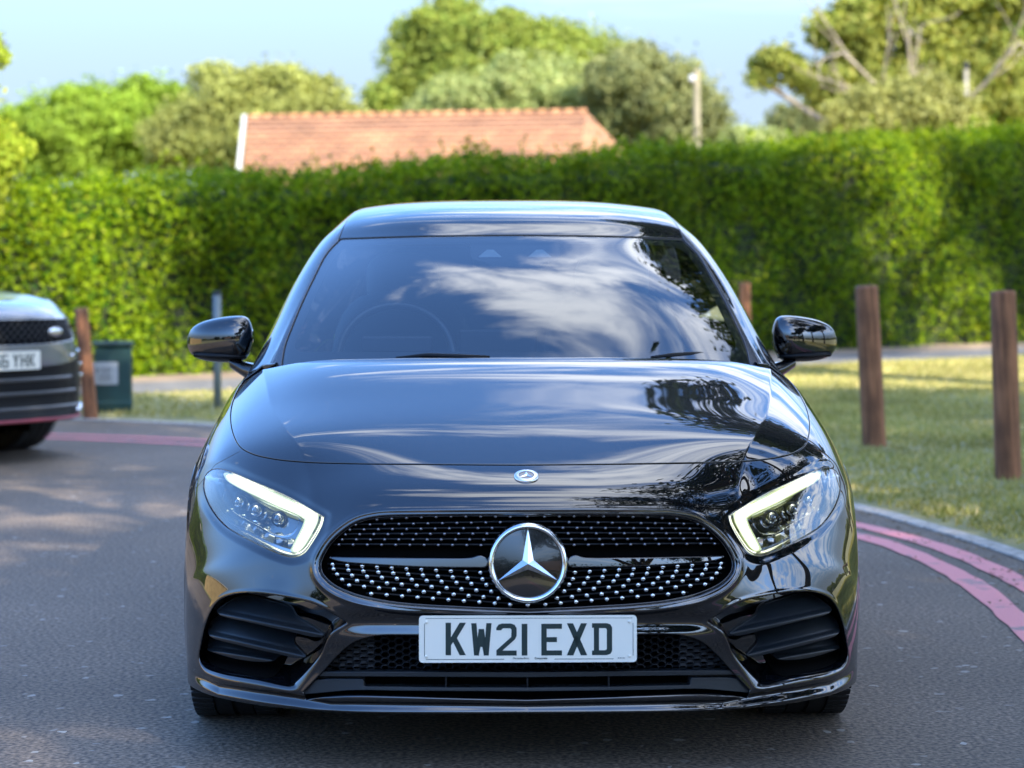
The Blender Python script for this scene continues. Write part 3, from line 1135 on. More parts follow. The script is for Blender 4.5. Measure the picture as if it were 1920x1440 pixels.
def screen_pt(x, y, back=0.0):
    A = GH[0]
    m = np.where(A[:, 9] < 4.1)[0]
    xx = x if x <= 975 else 2 * 957 - x
    d = (A[m, 6] - xx) ** 2 + (A[m, 7] - y) ** 2
    k = np.argpartition(d, 4)[:4]; w = 1 / (d[k] + 1e-3)
    yl = float((A[m[k], 1] * w).sum() / w.sum())
    return from_px(x, y, yl + back)


def px_poly_solid(pts, back, depth, fn, mb, mi=0):
    f0 = [Vector(fn(x, y, back)) for x, y in pts]
    f1 = [p + Vector((0, depth, 0)) for p in f0]
    n = len(pts)
    mb.add(f0 + f1, [tuple(range(n)), tuple(range(2 * n - 1, n - 1, -1))] + [(i, i + n, (i + 1) % n + n, (i + 1) % n) for i in range(n)], mi)


b = MB()
px_poly_solid([(882, 450), (1048, 450), (1050, 480), (1044, 488), (1020, 492), (1012, 500), (922, 500), (912, 492), (888, 487), (882, 480)], .02, .05, screen_pt, b)
sens = b.build('sensor_housing', M['interior'], wind)
for tx in (919, 1012):
    b = MB()
    px_poly_solid([(tx - 6, 468), (tx + 6, 468), (tx + 22, 482), (tx - 22, 482)], .017, .002, screen_pt, b)
    b.build('camera_window', M['tri'], sens)
b = MB()
ellipsoid(b, (0, 2.02, 1.245), (.125, .015, .035), p=4)
b.build('rear_view_mirror', M['interior'], car, smooth=True)
# wipers lying at the foot of the screen
for pts in ([(742, 672), (800, 667), (860, 669), (918, 671)], [(1222, 671), (1260, 667), (1290, 665), (1402, 663)]):
    b = MB()
    q = [Vector(screen_pt(x, y - 1, -.02)) for x, y in pts]
    b.tube(q, [.004, .007, .007, .005], 8)
    wp = b.build('wiper', M['matte_black'], car, smooth=True)

# ------------------------------------------------------------------ front details
def patch(poly, off=0.0, back=0.0, src=None, fl=0.0, bev=0.001, tilt=None, inner=None):
    m = BASE if src is None else src
    A = m[0]
    f = np.where(A[:, 9] > 14, -40, sd_of(m, poly))
    m = clip(m, f + off)
    A = m[0].copy()
    A[:, 1] += back
    if tilt is not None:
        A[:, 1] += tilt(A)
    m = (A, m[1])
    if fl > 0:
        m = flange(m, fl, bev, (0, 1, 0))
    return m


# headlamps
for side in (0, 1):
    ms = (lambda q: q) if side == 0 else mirror
    lensm = patch(P_LAMP, -3.2, 0.006, fl=0.01, bev=0.002)
    lamp = put('headlamp', ms(patch(P_LAMP, 1.5, 0.075)), M['deep'], car)
    put('lens', ms(lensm), M['lens'], lamp)
    # housing bowl
    A0 = BASE[0]
    hb = clip(BASE, np.where(A0[:, 9] > 14, -40, sd_of(BASE, P_LAMP)) + 0.5)
    fA = hb[0].copy(); s_ = sd_of((fA, None), P_LAMP)
    fA[:, 1] += 0.012 + 0.05 * sstep(0, 26, s_)
    # bowl normals from geometry: leave flat-ish shading to the mesh
    bowl = mk('lamp_bowl', ms((fA, hb[1]))[0][:, :3], ms((fA, hb[1]))[1], M['bowl'], lamp, True)
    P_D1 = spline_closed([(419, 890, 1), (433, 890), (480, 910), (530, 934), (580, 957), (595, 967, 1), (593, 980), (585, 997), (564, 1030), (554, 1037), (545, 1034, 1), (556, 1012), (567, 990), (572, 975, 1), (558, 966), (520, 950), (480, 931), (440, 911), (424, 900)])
    d0 = patch(P_D1, 1.2, 0.020, fl=0.004, bev=0.001)  # wider dim layer that paints the strip's glow falloff
    halo = put('strip_glow', ms(d0), M['drl_halo'], lamp)
    d1 = patch(P_D1, -3.3, 0.016, fl=0.003, bev=0.001)
    put('light_strip', ms(d1), M['drl'], halo)
    P_IN = spline_closed([(415, 935), (418, 927), (440, 924), (490, 943), (545, 966), (560, 975), (556, 990), (545, 1004), (530, 1008), (515, 1006), (480, 988), (440, 966), (424, 952)])
    ring = patch(P_IN, 2.2, 0.026)
    ring = clip(ring, -sd_of(ring, P_IN) + 0.8)
    ring = flange(ring, 0.006, 0.001, (0, 1, 0))
    put('lamp_trim', ms(ring), M['chrome'], lamp)
    # second rim line near the outer edge
    ring = patch(P_LAMP, -7.5, 0.024)
    ring = clip(ring, -sd_of(ring, P_LAMP) + 13.0)
    ring = clip(ring, ring[0][:, 7] - 0.53 * (ring[0][:, 6] - 400) - 905)
    put('lamp_bezel', ms(ring), M['satin'], lamp)
    sx = 1 if side == 0 else -1
    for (lx, ly, rr) in ((520, 975, .017), (478, 959, .017), (445, 943, .015)):
        c = surf_pt(lx, ly, 0.045)
        mb = MB()
        prof = [(-.014, .001), (-.012, rr * .5), (-.006, rr * .8), (0, rr * .92), (.002, rr * 1.02), (.001, rr * 1.12), (.012, rr * 1.15)]
        mb.lathe(prof, (c[0] * sx, c[1], c[2]), 'Y', 28)
        mb.build('projector', M['rim'], lamp, smooth=True)
        mb = MB()
        mb.lathe([(-.0165, .0005), (-.0155, rr * .35), (-.013, rr * .6), (-.008, rr * .82)], (c[0] * sx, c[1], c[2]), 'Y', 28)
        mb.build('projector_glass', M['lens'], lamp, smooth=True)
    # ribbed reflector steps between the projectors
    mb = MB()
    for k in range(6):
        lx, ly = 428 + k * 23, 962 + k * 11.5
        c = surf_pt(lx, ly - 10, 0.05)
        mb.box((c[0] * sx, c[1], c[2] - .012), (.02, .012, .018), bev=.003)
    mb.build('reflector', M['chrome'], lamp, auto=30)

# radiator grille
grille = put_sym('radiator_grille', patch(P_GRILLE, 10, 0.058), M['deep'], car)
rows_u = [((1012, 352), (1850, 330), 11), ((975, 377), (1793, 362), 11), ((942, 405), (1747, 395), 11), ((918, 432), (1718, 427), 11), ((899, 461), (1700, 461), 11), ((880, 490), (1684, 493), 11)]
rows_l = [((845, 600), (1681, 646), 11), ((850, 627), (1693, 684), 11), ((870, 657), (1715, 716), 11), ((898, 687), (1743, 754), 11), ((937, 720), (1784, 793), 11), ((1062, 768), (1850, 829), 10)]


def pin(mb, c, rx, rz, tiltdeg):
    rot = Matrix.Rotation(R(tiltdeg), 3, 'X')
    vs_ = []; fs_ = []
    n = 14
    prof = [(0.0, -.0045), (.45, -.0038), (.8, -.0022), (1.0, 0), (1.0, .006)]
    for r_, a_ in prof[1:]:
        for k in range(n):
            t = 2 * math.pi * k / n
            vs_.append(rot @ Vector((rx * r_ * math.cos(t), a_, rz * r_ * math.sin(t))) + Vector(c))
    vs_.append(rot @ Vector((0, -.0045, 0)) + Vector(c))
    for i in range(len(prof) - 2):
        for k in range(n):
            fs_.append((i * n + k, i * n + (k + 1) % n, (i + 1) * n + (k + 1) % n, (i + 1) * n + k))
    for k in range(n):
        fs_.append((len(vs_) - 1, (k + 1) % n, k))
    mb.add(vs_, fs_)


for rws, tdeg, rr, matn in ((rows_u, -8, .0042, 'pin_shaded'), (rows_l, -32, .0061, 'chrome')):
    mb = MB(); sl = MB()
    for ri, (a, c_, n) in enumerate(rws):
        line = []
        for k in range(n):
            t = k / (n - 1)
            x = 340 + (a[0] + (c_[0] - a[0]) * t) / 3
            y = 860 + (a[1] + (c_[1] - a[1]) * t - 9 * math.sin(math.pi * t) * (1 if (rws is rows_u and ri == 0) else 0)) / 3
            p = surf_pt(x, y, 0.016)
            pin(mb, p, rr, rr * .92, tdeg)
            pin(mb, (-p[0], p[1], p[2]), rr, rr * .92, tdeg)
            line.append(p)
        p = surf_pt(989, 860 + (328 if rws is rows_u else 832) / 3, 0.016)
        if (rws is rows_u and ri == 0) or (rws is rows_l and ri == 5):
            pin(mb, (0, p[1], p[2]), rr, rr * .92, tdeg)
        # the thin slat carrying this row
        xe = 340 + a[0] / 3 - 10
        pe = surf_pt(max(xe, 604), 860 + a[1] / 3, 0.026)
        pts = [pe] + [q + np.array([0, .010, 0]) for q in line]
        pts.append((0, pts[-1][1] - .012 * 0, pts[-1][2]))
        full = [tuple(q) for q in pts] + [(-q[0], q[1], q[2]) for q in pts[-2::-1]]
        sl.tube(full, .0026, 6)
        sl.add([(q[0], q[1] + dy, q[2] - dz) for q in full for dy, dz in ((0, 0), (.03, .004))], [(2 * i, 2 * i + 2, 2 * i + 3, 2 * i + 1) for i in range(len(full) - 1)])
    mb.build('grille_pins', M[matn], grille, smooth=True)
    sl.build('grille_slats', M['matte_black'], grille, smooth=True)
P_BAR = spline_closed([(617, 1046, 1), (640, 1047), (700, 1048), (800, 1049), (885, 1048), (898, 1044), (908, 1046), (913, 1054), (911, 1062), (904, 1063, 1), (800, 1062), (700, 1057), (640, 1052)])
barm = patch(P_BAR, 0, 0.004, fl=0.03, bev=0.003)
# give the bar a rounded face
for m_ in (barm, mirror(barm)):
    put('grille_bar', m_, M['paint'], grille)
frm = patch(P_GRILLE, 0.0, 0.012)
frm = clip(frm, -sd_of(frm, P_GRILLE) + 6.0)
frm = flange(frm, 0.02, 0.002, (0, 1, 0))
put_sym('grille_frame', frm, M['gloss_black'], grille)

# star emblem
c = surf_pt(989, 1057, 0)
emb_c = Vector((0, c[1] - 0.012, c[2]))


def lean(mb):
    mb.v = [(v_[0], v_[1] + (v_[2] - emb_c.z) * .12, v_[2]) for v_ in mb.v]


mb = MB()
Ro = 0.0935
mb.lathe([(.03, Ro + .002), (.004, Ro + .002), (-.004, Ro - .0005), (-.0075, Ro - .004), (-.0078, Ro - .007), (-.005, Ro - .0115), (.004, Ro - .0125)], emb_c, 'Y', 96)
lean(mb)
em = mb.build('star_emblem', M['chrome'], grille, smooth=True)
mb = MB()
mb.lathe([(-.001, .0005), (.0, .03), (.002, .06), (.004, Ro - .012)], emb_c, 'Y', 72)
lean(mb)
mb.build('emblem_disc', M['gloss_black'], em, smooth=True)
mb = MB()
rt, rn = Ro - .011, .0150
pts = []
for k in range(3):
    a = math.pi / 2 + k * 2 * math.pi / 3
    pts.append((math.cos(a) * rt, math.sin(a) * rt))
    a += math.pi / 3
    pts.append((math.cos(a) * rn, math.sin(a) * rn))
v = [Vector((p[0], -.001, p[1])) + emb_c for p in pts]
apex = emb_c + Vector((0, -.0125, 0))
v = v + [apex]
# ridge ends slightly raised at the tips
mb.add(v, [(i, (i + 1) % 6, 6) for i in range(6)])
lean(mb)
mb.build('star', M['chrome'], em, smooth=False)


def star_polys(rt, rn):
    out = []
    for k in range(6):
        a = math.pi / 2 + k * math.pi / 3
        r = rt if k % 2 == 0 else rn
        out.append((math.cos(a) * r, math.sin(a) * r))
    return out


# bonnet badge
bc = surf_pt(990, 894, 0.0)
bn_idx = np.argmin((BASE[0][:, 6] - 989) ** 2 + (BASE[0][:, 7] - 894) ** 2 + (BASE[0][:, 9] > 14) * 1e6)
bn = Vector(BASE[0][bn_idx, 3:6]); bn.x = 0; bn.normalize()
rotb = bn.to_track_quat('-Y', 'Z').to_matrix()
mb = MB()
bcv = Vector((0, bc[1], bc[2]))
tmp = MB(); tmp.lathe([(.002, .030), (-.003, .0295), (-.0038, .028), (-.004, .0195)], (0, 0, 0), 'Y', 48)
mb.add([rotb @ Vector(p) + bcv for p in tmp.v], tmp.f)
bad = mb.build('bonnet_badge', M['satin'], car, smooth=True)
mb = MB(); tmp = MB(); tmp.lathe([(-.0030, .0005), (-.0030, .0198)], (0, 0, 0), 'Y', 32)
mb.add([rotb @ Vector(p) + bcv for p in tmp.v], tmp.f)
mb.build('badge_centre', M['badge'], bad)
mb = MB()
sp_ = star_polys(.0195, .0050)
mb.add([rotb @ Vector((p[0], -.0036, p[1])) + bcv for p in sp_] + [rotb @ Vector((0, -.006, 0)) + bcv], [(i, (i + 1) % 6, 6) for i in range(6)])
mb.build('badge_star', M['chrome'], bad)

# corner intakes: grained fins
P_F1 = spline_closed([(607, 1192, 1), (592, 1195), (540, 1184), (470, 1168), (412, 1154), (405, 1148, 1), (425, 1135), (452, 1126), (500, 1136), (540, 1149), (552, 1163), (580, 1178)])
P_F2 = spline_closed([(573, 1233, 1), (560, 1235), (520, 1227), (450, 1211), (396, 1196), (387, 1188, 1), (390, 1176), (410, 1162, 1), (470, 1176), (540, 1192), (550, 1196), (548, 1212), (560, 1224)])
P_F3 = spline_closed([(523, 1236, 1), (510, 1244), (490, 1246), (450, 1242), (402, 1230), (385, 1224, 1), (386, 1206), (397, 1202, 1), (450, 1217), (520, 1232)])
for side in (0, 1):
    ms = (lambda q: q) if side == 0 else mirror
    intake = None
    for (P_, l0, l1, bk) in ((P_F1, (405, 1152), (607, 1193), .004), (P_F2, (387, 1193), (573, 1234), .006), (P_F3, (385, 1226), (523, 1247), .035)):
        def tl(A, l0=l0, l1=l1, bk=bk):
            yl = l0[1] + (A[:, 6] - l0[0]) * (l1[1] - l0[1]) / (l1[0] - l0[0])
            up = np.clip(yl - A[:, 7], -2, 60)
            lead = sstep(500, 600, A[:, 6])
            return 0.022 * sstep(0, 9, up) + 0.0018 * np.clip(up - 9, 0, 50) + 0.0
        m_ = patch(P_, 0, bk + .008, fl=0.0, tilt=tl)
        A_, T_ = m_
        m_ = flange(m_, 0.03, 0.002, (0, 1, 0))
        if intake is None:
            o = empty('side_intake'); o.parent = car; intake = o
        q = ms(m_)
        mk('intake_fin', q[0][:, :3], q[1], M['fin'], intake, True)
    # matt liner deep inside
    P_HOLE = spline_closed([(440, 1128), (500, 1132), (545, 1146), (548, 1200), (520, 1262), (505, 1270), (450, 1262), (400, 1246), (388, 1230), (392, 1180), (410, 1140)])
    f = np.where(BODY[0][:, 9] > 12, -40, sd_of(BODY, P_HOLE))
    hm = clip(BODY, f)
    hA = hm[0].copy(); hA[:, 1] -= 0.004
    q = ms((hA, hm[1]))
    put('intake_liner', q, M['deep'], intake)

# lower grille: honeycomb centre, trim bars
lowg = put_sym('lower_grille', patch(P_LOW, 14, 0.10), M['deep'], car)
mb = MB()
pitch_x, pitch_z = .0172, .0168      # half column pitch, row pitch
zc0 = .345


def low_y(x, z):
    A = BASE[0]
    if not hasattr(low_y, 'm'):
        low_y.m = np.where((A[:, 9] < 8))[0]
    m = low_y.m
    d = (A[m, 0] + abs(x)) ** 2 + (A[m, 2] - z) ** 2
    return A[m[np.argmin(d)], 1]


for ci in range(-29, 30):
    for ri in range(0, 6):
        x = ci * pitch_x
        z = .343 - ri * pitch_z + (pitch_z / 2 if ci % 2 else 0)
        yb = low_y(x, z) + .035
        pxx, pyy = to_px(np.array([-abs(x), yb, z]))
        if pyy > 1264 or pyy < 1186 or pxx < 607 + max(0, (1254 - pyy)) * .9: continue
        outer = abs(x) > .37
        wx, wz = pitch_x * 1.33, pitch_z
        hexo = [(wx * .5, 0), (wx * .25, wz / 2), (-wx * .25, wz / 2), (-wx * .5, 0), (-wx * .25, -wz / 2), (wx * .25, -wz / 2)]
        kx, kz = (.82, .74) if not outer else (.75, .30)
        n = 6
        vo = [Vector((x + p[0], yb, z + p[1])) for p in hexo]
        vi = [Vector((x + p[0] * kx, yb - .0015, z + p[1] * kz)) for p in hexo]
        vb = [p + Vector((0, .02, 0)) for p in vi]
        mb.add(vo + vi + vb, [(i, (i + 1) % n, (i + 1) % n + n, i + n) for i in range(n)] + [(i + n, (i + 1) % n + n, (i + 1) % n + 2 * n, i + 2 * n) for i in range(n)])
mb.build('honeycomb', M['matte_black'], lowg, smooth=False)
for (P_, bk, mt, tl_) in (
    ([(590, 1262, 1), (770, 1262), (990, 1263), (1150, 1263, 1), (1150, 1270, 1), (990, 1270), (770, 1269), (584, 1268, 1)], .008, 'fin', 0),
    ([(576, 1282, 1), (600, 1277), (680, 1276, 1), (682, 1289), (690, 1290), (990, 1292), (1150, 1292, 1), (1150, 1297, 1), (990, 1297), (760, 1296), (660, 1295), (600, 1300), (566, 1303, 1)], .012, 'fin', 0),
    ([(566, 1300, 1), (590, 1268, 1), (680, 1268, 1), (683, 1290, 1)], .030, 'matte_black', 0),
):
    q = patch(spline_closed(P_), 0, bk, fl=0.035, bev=0.002)
    put_sym('lower_trim_bar', q, M[mt], lowg)
mb = MB()
for xx in (835, 989):
    p = surf_pt(xx, 1281, .03)
    for s_ in ((-1, 1) if xx != 989 else (1,)):
        mb.box((s_ * p[0] if xx != 989 else 0, p[1], p[2]), (.004, .03, .03))
mb.build('grille_strut', M['matte_black'], lowg)

# number plate
pc = surf_pt(989, 1200, 0)
plate_e = empty('number_plate', (0, pc[1] - 0.022, pc[2] + .0005)); plate_e.parent = car
plate_e.rotation_euler = (R(-3), 0, 0)


def rrect(w, h, r, n=6):
    out = []
    for cx_, cy_, a0 in ((w / 2 - r, h / 2 - r, 0), (-w / 2 + r, h / 2 - r, 90), (-w / 2 + r, -h / 2 + r, 180), (w / 2 - r, -h / 2 + r, 270)):
        for k in range(n + 1):
            a = R(a0 + 90 * k / n)
            out.append((cx_ + r * math.cos(a), cy_ + r * math.sin(a)))
    return out


mb = MB()
mb.prism(rrect(.520, .112, .009), 0, .006)
mb.build('plate_panel', M['plate'], plate_e)
mb = MB(); mb.box((0, .018, 0), (.46, .026, .07), bev=.004)
mb.build('plate_holder', M['matte_black'], plate_e)
U = .52 / 1610.0


def LP(pts, mb, y=-.0006):
    mb.prism([((x - 917) * U, (315 - z) * U) for x, z in pts], y, y + .0008)


def letters(mb):
    LP([(308, 193), (348, 193), (348, 433), (308, 433)], mb)
    LP([(348, 300), (412, 193), (459, 193), (392, 306), (458, 433), (412, 433), (364, 336), (348, 360)], mb)
    # W
    LP([(497, 197), (536, 197), (555, 436), (518, 436)], mb)
    LP([(609, 197), (648, 197), (626, 436), (590, 436)], mb)
    LP([(553, 240), (592, 240), (580, 372), (565, 372)], mb)
    LP([(541, 330), (553, 240), (566, 372), (552, 436), (546, 436)], mb)
    LP([(592, 240), (604, 330), (598, 436), (592, 436), (579, 372)], mb)
    # 2
    LP([(683, 250), (683, 232), (700, 208), (725, 200), (790, 200), (818, 210), (833, 235), (833, 292), (820, 318), (727, 400), (833, 400), (833, 437), (683, 437), (683, 398), (793, 300), (795, 246), (785, 235), (733, 235), (722, 244), (720, 250)], mb)
    LP([(870, 203), (912, 203), (912, 437), (870, 437)], mb)
    # E
    LP([(1015, 203), (1055, 203), (1055, 437), (1015, 437)], mb)
    LP([(1055, 203), (1168, 203), (1168, 240), (1055, 240)], mb)
    LP([(1055, 302), (1131, 302), (1131, 338), (1055, 338)], mb)
    LP([(1055, 400), (1168, 400), (1168, 437), (1055, 437)], mb)
    # X
    LP([(1205, 200), (1250, 200), (1355, 437), (1308, 437)], mb)
    LP([(1308, 200), (1353, 200), (1252, 437), (1203, 437)], mb)
    # D
    LP([(1404, 200), (1442, 200), (1442, 436), (1404, 436)], mb)
    LP([(1390, 200), (1404, 200), (1404, 234), (1390, 234)], mb)
    LP([(1390, 402), (1404, 402), (1404, 436), (1390, 436)], mb)
    LP([(1442, 200), (1500, 200), (1525, 208), (1539, 230), (1539, 404), (1527, 426), (1500, 436), (1442, 436), (1442, 400), (1490, 400), (1500, 390), (1500, 246), (1490, 236), (1442, 236)], mb)


mb = MB(); letters(mb)
mb.build('lettering', M['ink'], plate_e)
mb = MB()
for (x0, x1, y0, y1) in ((160, 1690, 160, 163), (150, 154, 200, 440), (1692, 1696, 200, 440), (165, 740, 462, 466), (1112, 1550, 462, 466)):
    LP([(x0, y0), (x1, y0), (x1, y1), (x0, y1)], mb, -.0005)
mb.build('border_line', M['ink'], plate_e)
mb = MB()
for sx in (-1, 1):
    for sz in (-1, 1):
        mb.lathe([(-.003, .0005), (-.0028, .003), (-.0008, .0042)], (sx * .2425, 0, sz * .041), 'Y', 16)
mb.build('plate_bolt', M['plate'], plate_e, smooth=True)


def text_part(name, s, size, loc, mat, parent, rot=(math.pi / 2, 0, 0), bold=0.0, align='CENTER'):
    cu = bpy.data.curves.new(name, 'FONT')
    cu.body = s; cu.size = size; cu.align_x = align; cu.align_y = 'CENTER'
    cu.extrude = .0003; cu.offset = bold
    o = bpy.data.objects.new(name, cu)
    o.location = loc; o.rotation_euler = rot
    C.objects.link(o)
    me = bpy.data.meshes.new_from_object(o.evaluated_get(bpy.context.evaluated_depsgraph_get()))
    bpy.data.objects.remove(o)
    me.materials.clear(); me.materials.append(mat)
    o = bpy.data.objects.new(name, me)
    o.location = loc; o.rotation_euler = rot
    return link(o, parent)


text_part('supplier_line', 'Mercedes-Benz', .0062, (-.017, -.0008, -.0460), M['ink'], plate_e)
text_part('supplier_line', 'Corporate', .0070, (.031, -.0008, -.0460), M['ink'], plate_e, bold=.0001)
text_part('supplier_line', 'BS AU 145e', .0035, (.223, -.0008, -.0460), M['ink'], plate_e)

# door mirrors
for side in (0, 1):
    sx = 1 if side == 0 else -1
    txs = [347, 353, 364, 380, 399, 420, 441, 457, 468, 474]
    top = [634, 618, 609, 602, 597, 593.5, 591.5, 591.5, 597, 620]
    bot = [652, 664, 672, 677, 679, 680, 679, 677, 665, 638]
    yc = 1.72
    n = 28
    vs_ = []; fs_ = []
    for i, (x, tz, bz) in enumerate(zip(txs, top, bot)):
        pt = from_px(x, tz, yc); pb = from_px(x, bz, yc)
        u_ = (x - 347) / (474 - 347)
        dep = .075 * math.sqrt(max(1 - (1 - min(u_ / .62, 1)) ** 2, .02)) * (1 - .45 * max(0, (u_ - .72) / .28) ** 2)
        zc_, hz = (pt[2] + pb[2]) / 2, (pt[2] - pb[2]) / 2
        for k in range(n):
            t = 2 * math.pi * k / n
            cy_, sz_ = math.cos(t), math.sin(t)
            e = .82
            yy = math.copysign(abs(cy_) ** e, cy_)
            zz = math.copysign(abs(sz_) ** e, sz_)
            yy = yy * (dep if yy < 0 else dep * .45)
            # front face leans back towards the top and towards the outer end
            vs_.append((pt[0] * sx, yc + yy + .045 * (1 - u_) ** 2, zc_ + zz * hz))
    k9 = len(txs)
    for i in range(k9 - 1):
        for k in range(n):
            q = (i * n + k, i * n + (k + 1) % n, (i + 1) * n + (k + 1) % n, (i + 1) * n + k)
            fs_.append(q if side else q[::-1])
    for ii in (0, k9 - 1):
        cc = np.mean([vs_[ii * n + k] for k in range(n)], axis=0)
        vs_.append(tuple(cc)); ci = len(vs_) - 1
        for k in range(n):
            fs_.append((ii * n + k, ii * n + (k + 1) % n, ci))
    mir = empty('door_mirror'); mir.parent = car
    o = mk('mirror_shell', vs_, fs_, M['paint'], mir)
    sub = o.modifiers.new('s', 'SUBSURF'); sub.levels = 2; sub.render_levels = 2
    # lower cover
    mb = MB()
    a = from_px(362, 661, yc); c2 = from_px(462, 664, yc)
    vs2 = []
    xs = np.linspace(0, 1, 9)
    for u_ in xs:
        x_ = a[0] + (c2[0] - a[0]) * u_
        hh = .012 * math.sin(math.pi * min(max(u_, .08), .97)) ** .5 + .004
        dd = .074 * math.sin(math.pi * min(max(.25 + u_ * .6, 0), 1)) ** .6
        for k in range(16):
            t = 2 * math.pi * k / 16
            yy = math.cos(t); yy = yy * (dd if yy < 0 else dd * .4)
            vs2.append((x_ * sx, yc + yy + .04 * (1 - u_) ** 2, a[2] + (c2[2] - a[2]) * u_ - .006 + math.sin(t) * hh))
    f2 = []
    for i in range(8):
        for k in range(16):
            f2.append((i * 16 + k, i * 16 + (k + 1) % 16, (i + 1) * 16 + (k + 1) % 16, (i + 1) * 16 + k))
    f2.append(tuple(range(16))); f2.append(tuple(range(8 * 16, 9 * 16)))
    mk('mirror_base_cover', vs2, f2, M['matte_black'], mir)
    mb = MB()
    p0 = from_px(432, 680, yc - .0); p1 = from_px(480, 700, yc - .06)
    w = [(p0[0] * sx, p0[1], p0[2] + .004), (p1[0] * sx, p1[1], p1[2])]
    rings = []
    for j, (p, hy, hz) in enumerate(((w[0], .05, .022), ((np.array(w[0]) * .5 + np.array(w[1]) * .5 + np.array([0, 0, -.006])), .048, .024), (w[1], .055, .030))):
        rings += [(p[0] + sx * .012 * 0, p[1] + hy * math.cos(t), p[2] + hz * math.sin(t)) for t in np.linspace(0, 2 * math.pi, 17)[:-1]]
    mb.add(rings, [(i * 16 + k, i * 16 + (k + 1) % 16, (i + 1) * 16 + (k + 1) % 16, (i + 1) * 16 + k) for i in range(2) for k in range(16)])
    mb.build('mirror_arm', M['gloss_black'], mir, smooth=True)
    mb = MB()
    q0 = from_px(415, 634, yc)
    ellipsoid(mb, (q0[0] * sx, yc + .038, q0[2]), (.082, .004, .048), p=3)
    mb.build('mirror_glass', M['chrome'], mir, smooth=True)

# wheels, arch liners, underside
def wheel(parent, x, y, r, w, sx):
    e = empty('wheel', (x, y, r)); e.parent = parent
    mb = MB()
    hw = w / 2
    mb.lathe([(-hw * .8, r * .70), (-hw * .98, r * .80), (-hw, r * .90), (-hw * .93, r * .965), (-hw * .82, r * .992), (-hw * .5, r), (-hw * .49, r - .006), (-hw * .44, r - .006), (-hw * .43, r), (-.006, r), (-.005, r - .007), (.005, r - .007), (.006, r), (hw * .43, r), (hw * .44, r - .006), (hw * .49, r - .006), (hw * .5, r), (hw * .82, r * .992), (hw * .93, r * .965), (hw, r * .90), (hw * .98, r * .80), (hw * .8, r * .70)], (0, 0, 0), 'X', 96)
    # tread blocks on the shoulders
    for k in range(72):
        a = 2 * math.pi * k / 72
        for s_ in (-1, 1):
            c = Vector((s_ * hw * .72, math.cos(a) * (r - .001), math.sin(a) * (r - .001)))
            mb.box(c, (hw * .5, .019, .006), Matrix.Rotation(a - math.pi / 2, 3, 'X'), bev=.001)
    mb.build('tyre', M['rubber'], e, smooth=False, auto=30)
    mb = MB()
    mb.lathe([(-sx * hw * .0, r * .70), (sx * hw * .75, r * .69), (sx * hw * .85, r * .72), (sx * hw * .78, r * .66), (sx * hw * .2, r * .62)], (0, 0, 0), 'X', 64)
    for k in range(10):
        a = 2 * math.pi * k / 10
        d = Vector((0, math.cos(a), math.sin(a)))
        mb.tube([Vector((sx * hw * .72, 0, 0)) + d * .04, Vector((sx * hw * .68, 0, 0)) + d * r * .40, Vector((sx * hw * .74, 0, 0)) + d * r * .68], [.022, .016, .014], 8)
    mb.lathe([(sx * hw * .8, .001), (sx * hw * .8, .03), (sx * hw * .6, .055), (sx * hw * .3, .06)], (0, 0, 0), 'X', 32)
    mb.build('rim', M['rim'], e, smooth=True)
    mb = MB()
    mb.lathe([(-sx * .01, .02), (-sx * .01, r * .56), (sx * .01, r * .56), (sx * .01, .02)], (0, 0, 0), 'X', 48)
    mb.build('brake_disc', M['satin'], e, smooth=False)
    return e


for sx in (-1, 1):
    wheel(car, sx * .768, AX_F - .03, .322, .225, sx)
    wheel(car, sx * .757, AX_R, .322, .225, sx)
mb = MB()
for ax in (AX_F, AX_R):
    for sx in (-1, 1):
        n = 20
        for k in range(n):
            a0, a1 = R(-25) + R(230) * k / n, R(-25) + R(230) * (k + 1) / n
            q = []
            for (a, x) in ((a0, .60), (a1, .60), (a1, .872), (a0, .872)):
                q.append((sx * x, ax + .372 * math.cos(a), .335 + .372 * math.sin(a)))
            mb.add(q, [(0, 1, 2, 3)])
        mb.box((sx * .59, ax, .45), (.01, .74, .6))
mb.box((0, .33, .30), (1.18, .22, .22))
mb.box((0, .62, .62), (1.16, .70, .14))
mb.box((0, 2.2, .22), (1.5, 1.9, .06))
mb.box((0, .8, .215), (1.1, 1.0, .04))
mb.box((0, 3.7, .28), (1.1, .8, .06))
mb.box((0, .98, .70), (1.16, .04, .42))
mb.build('underbody', M['deep'], car)

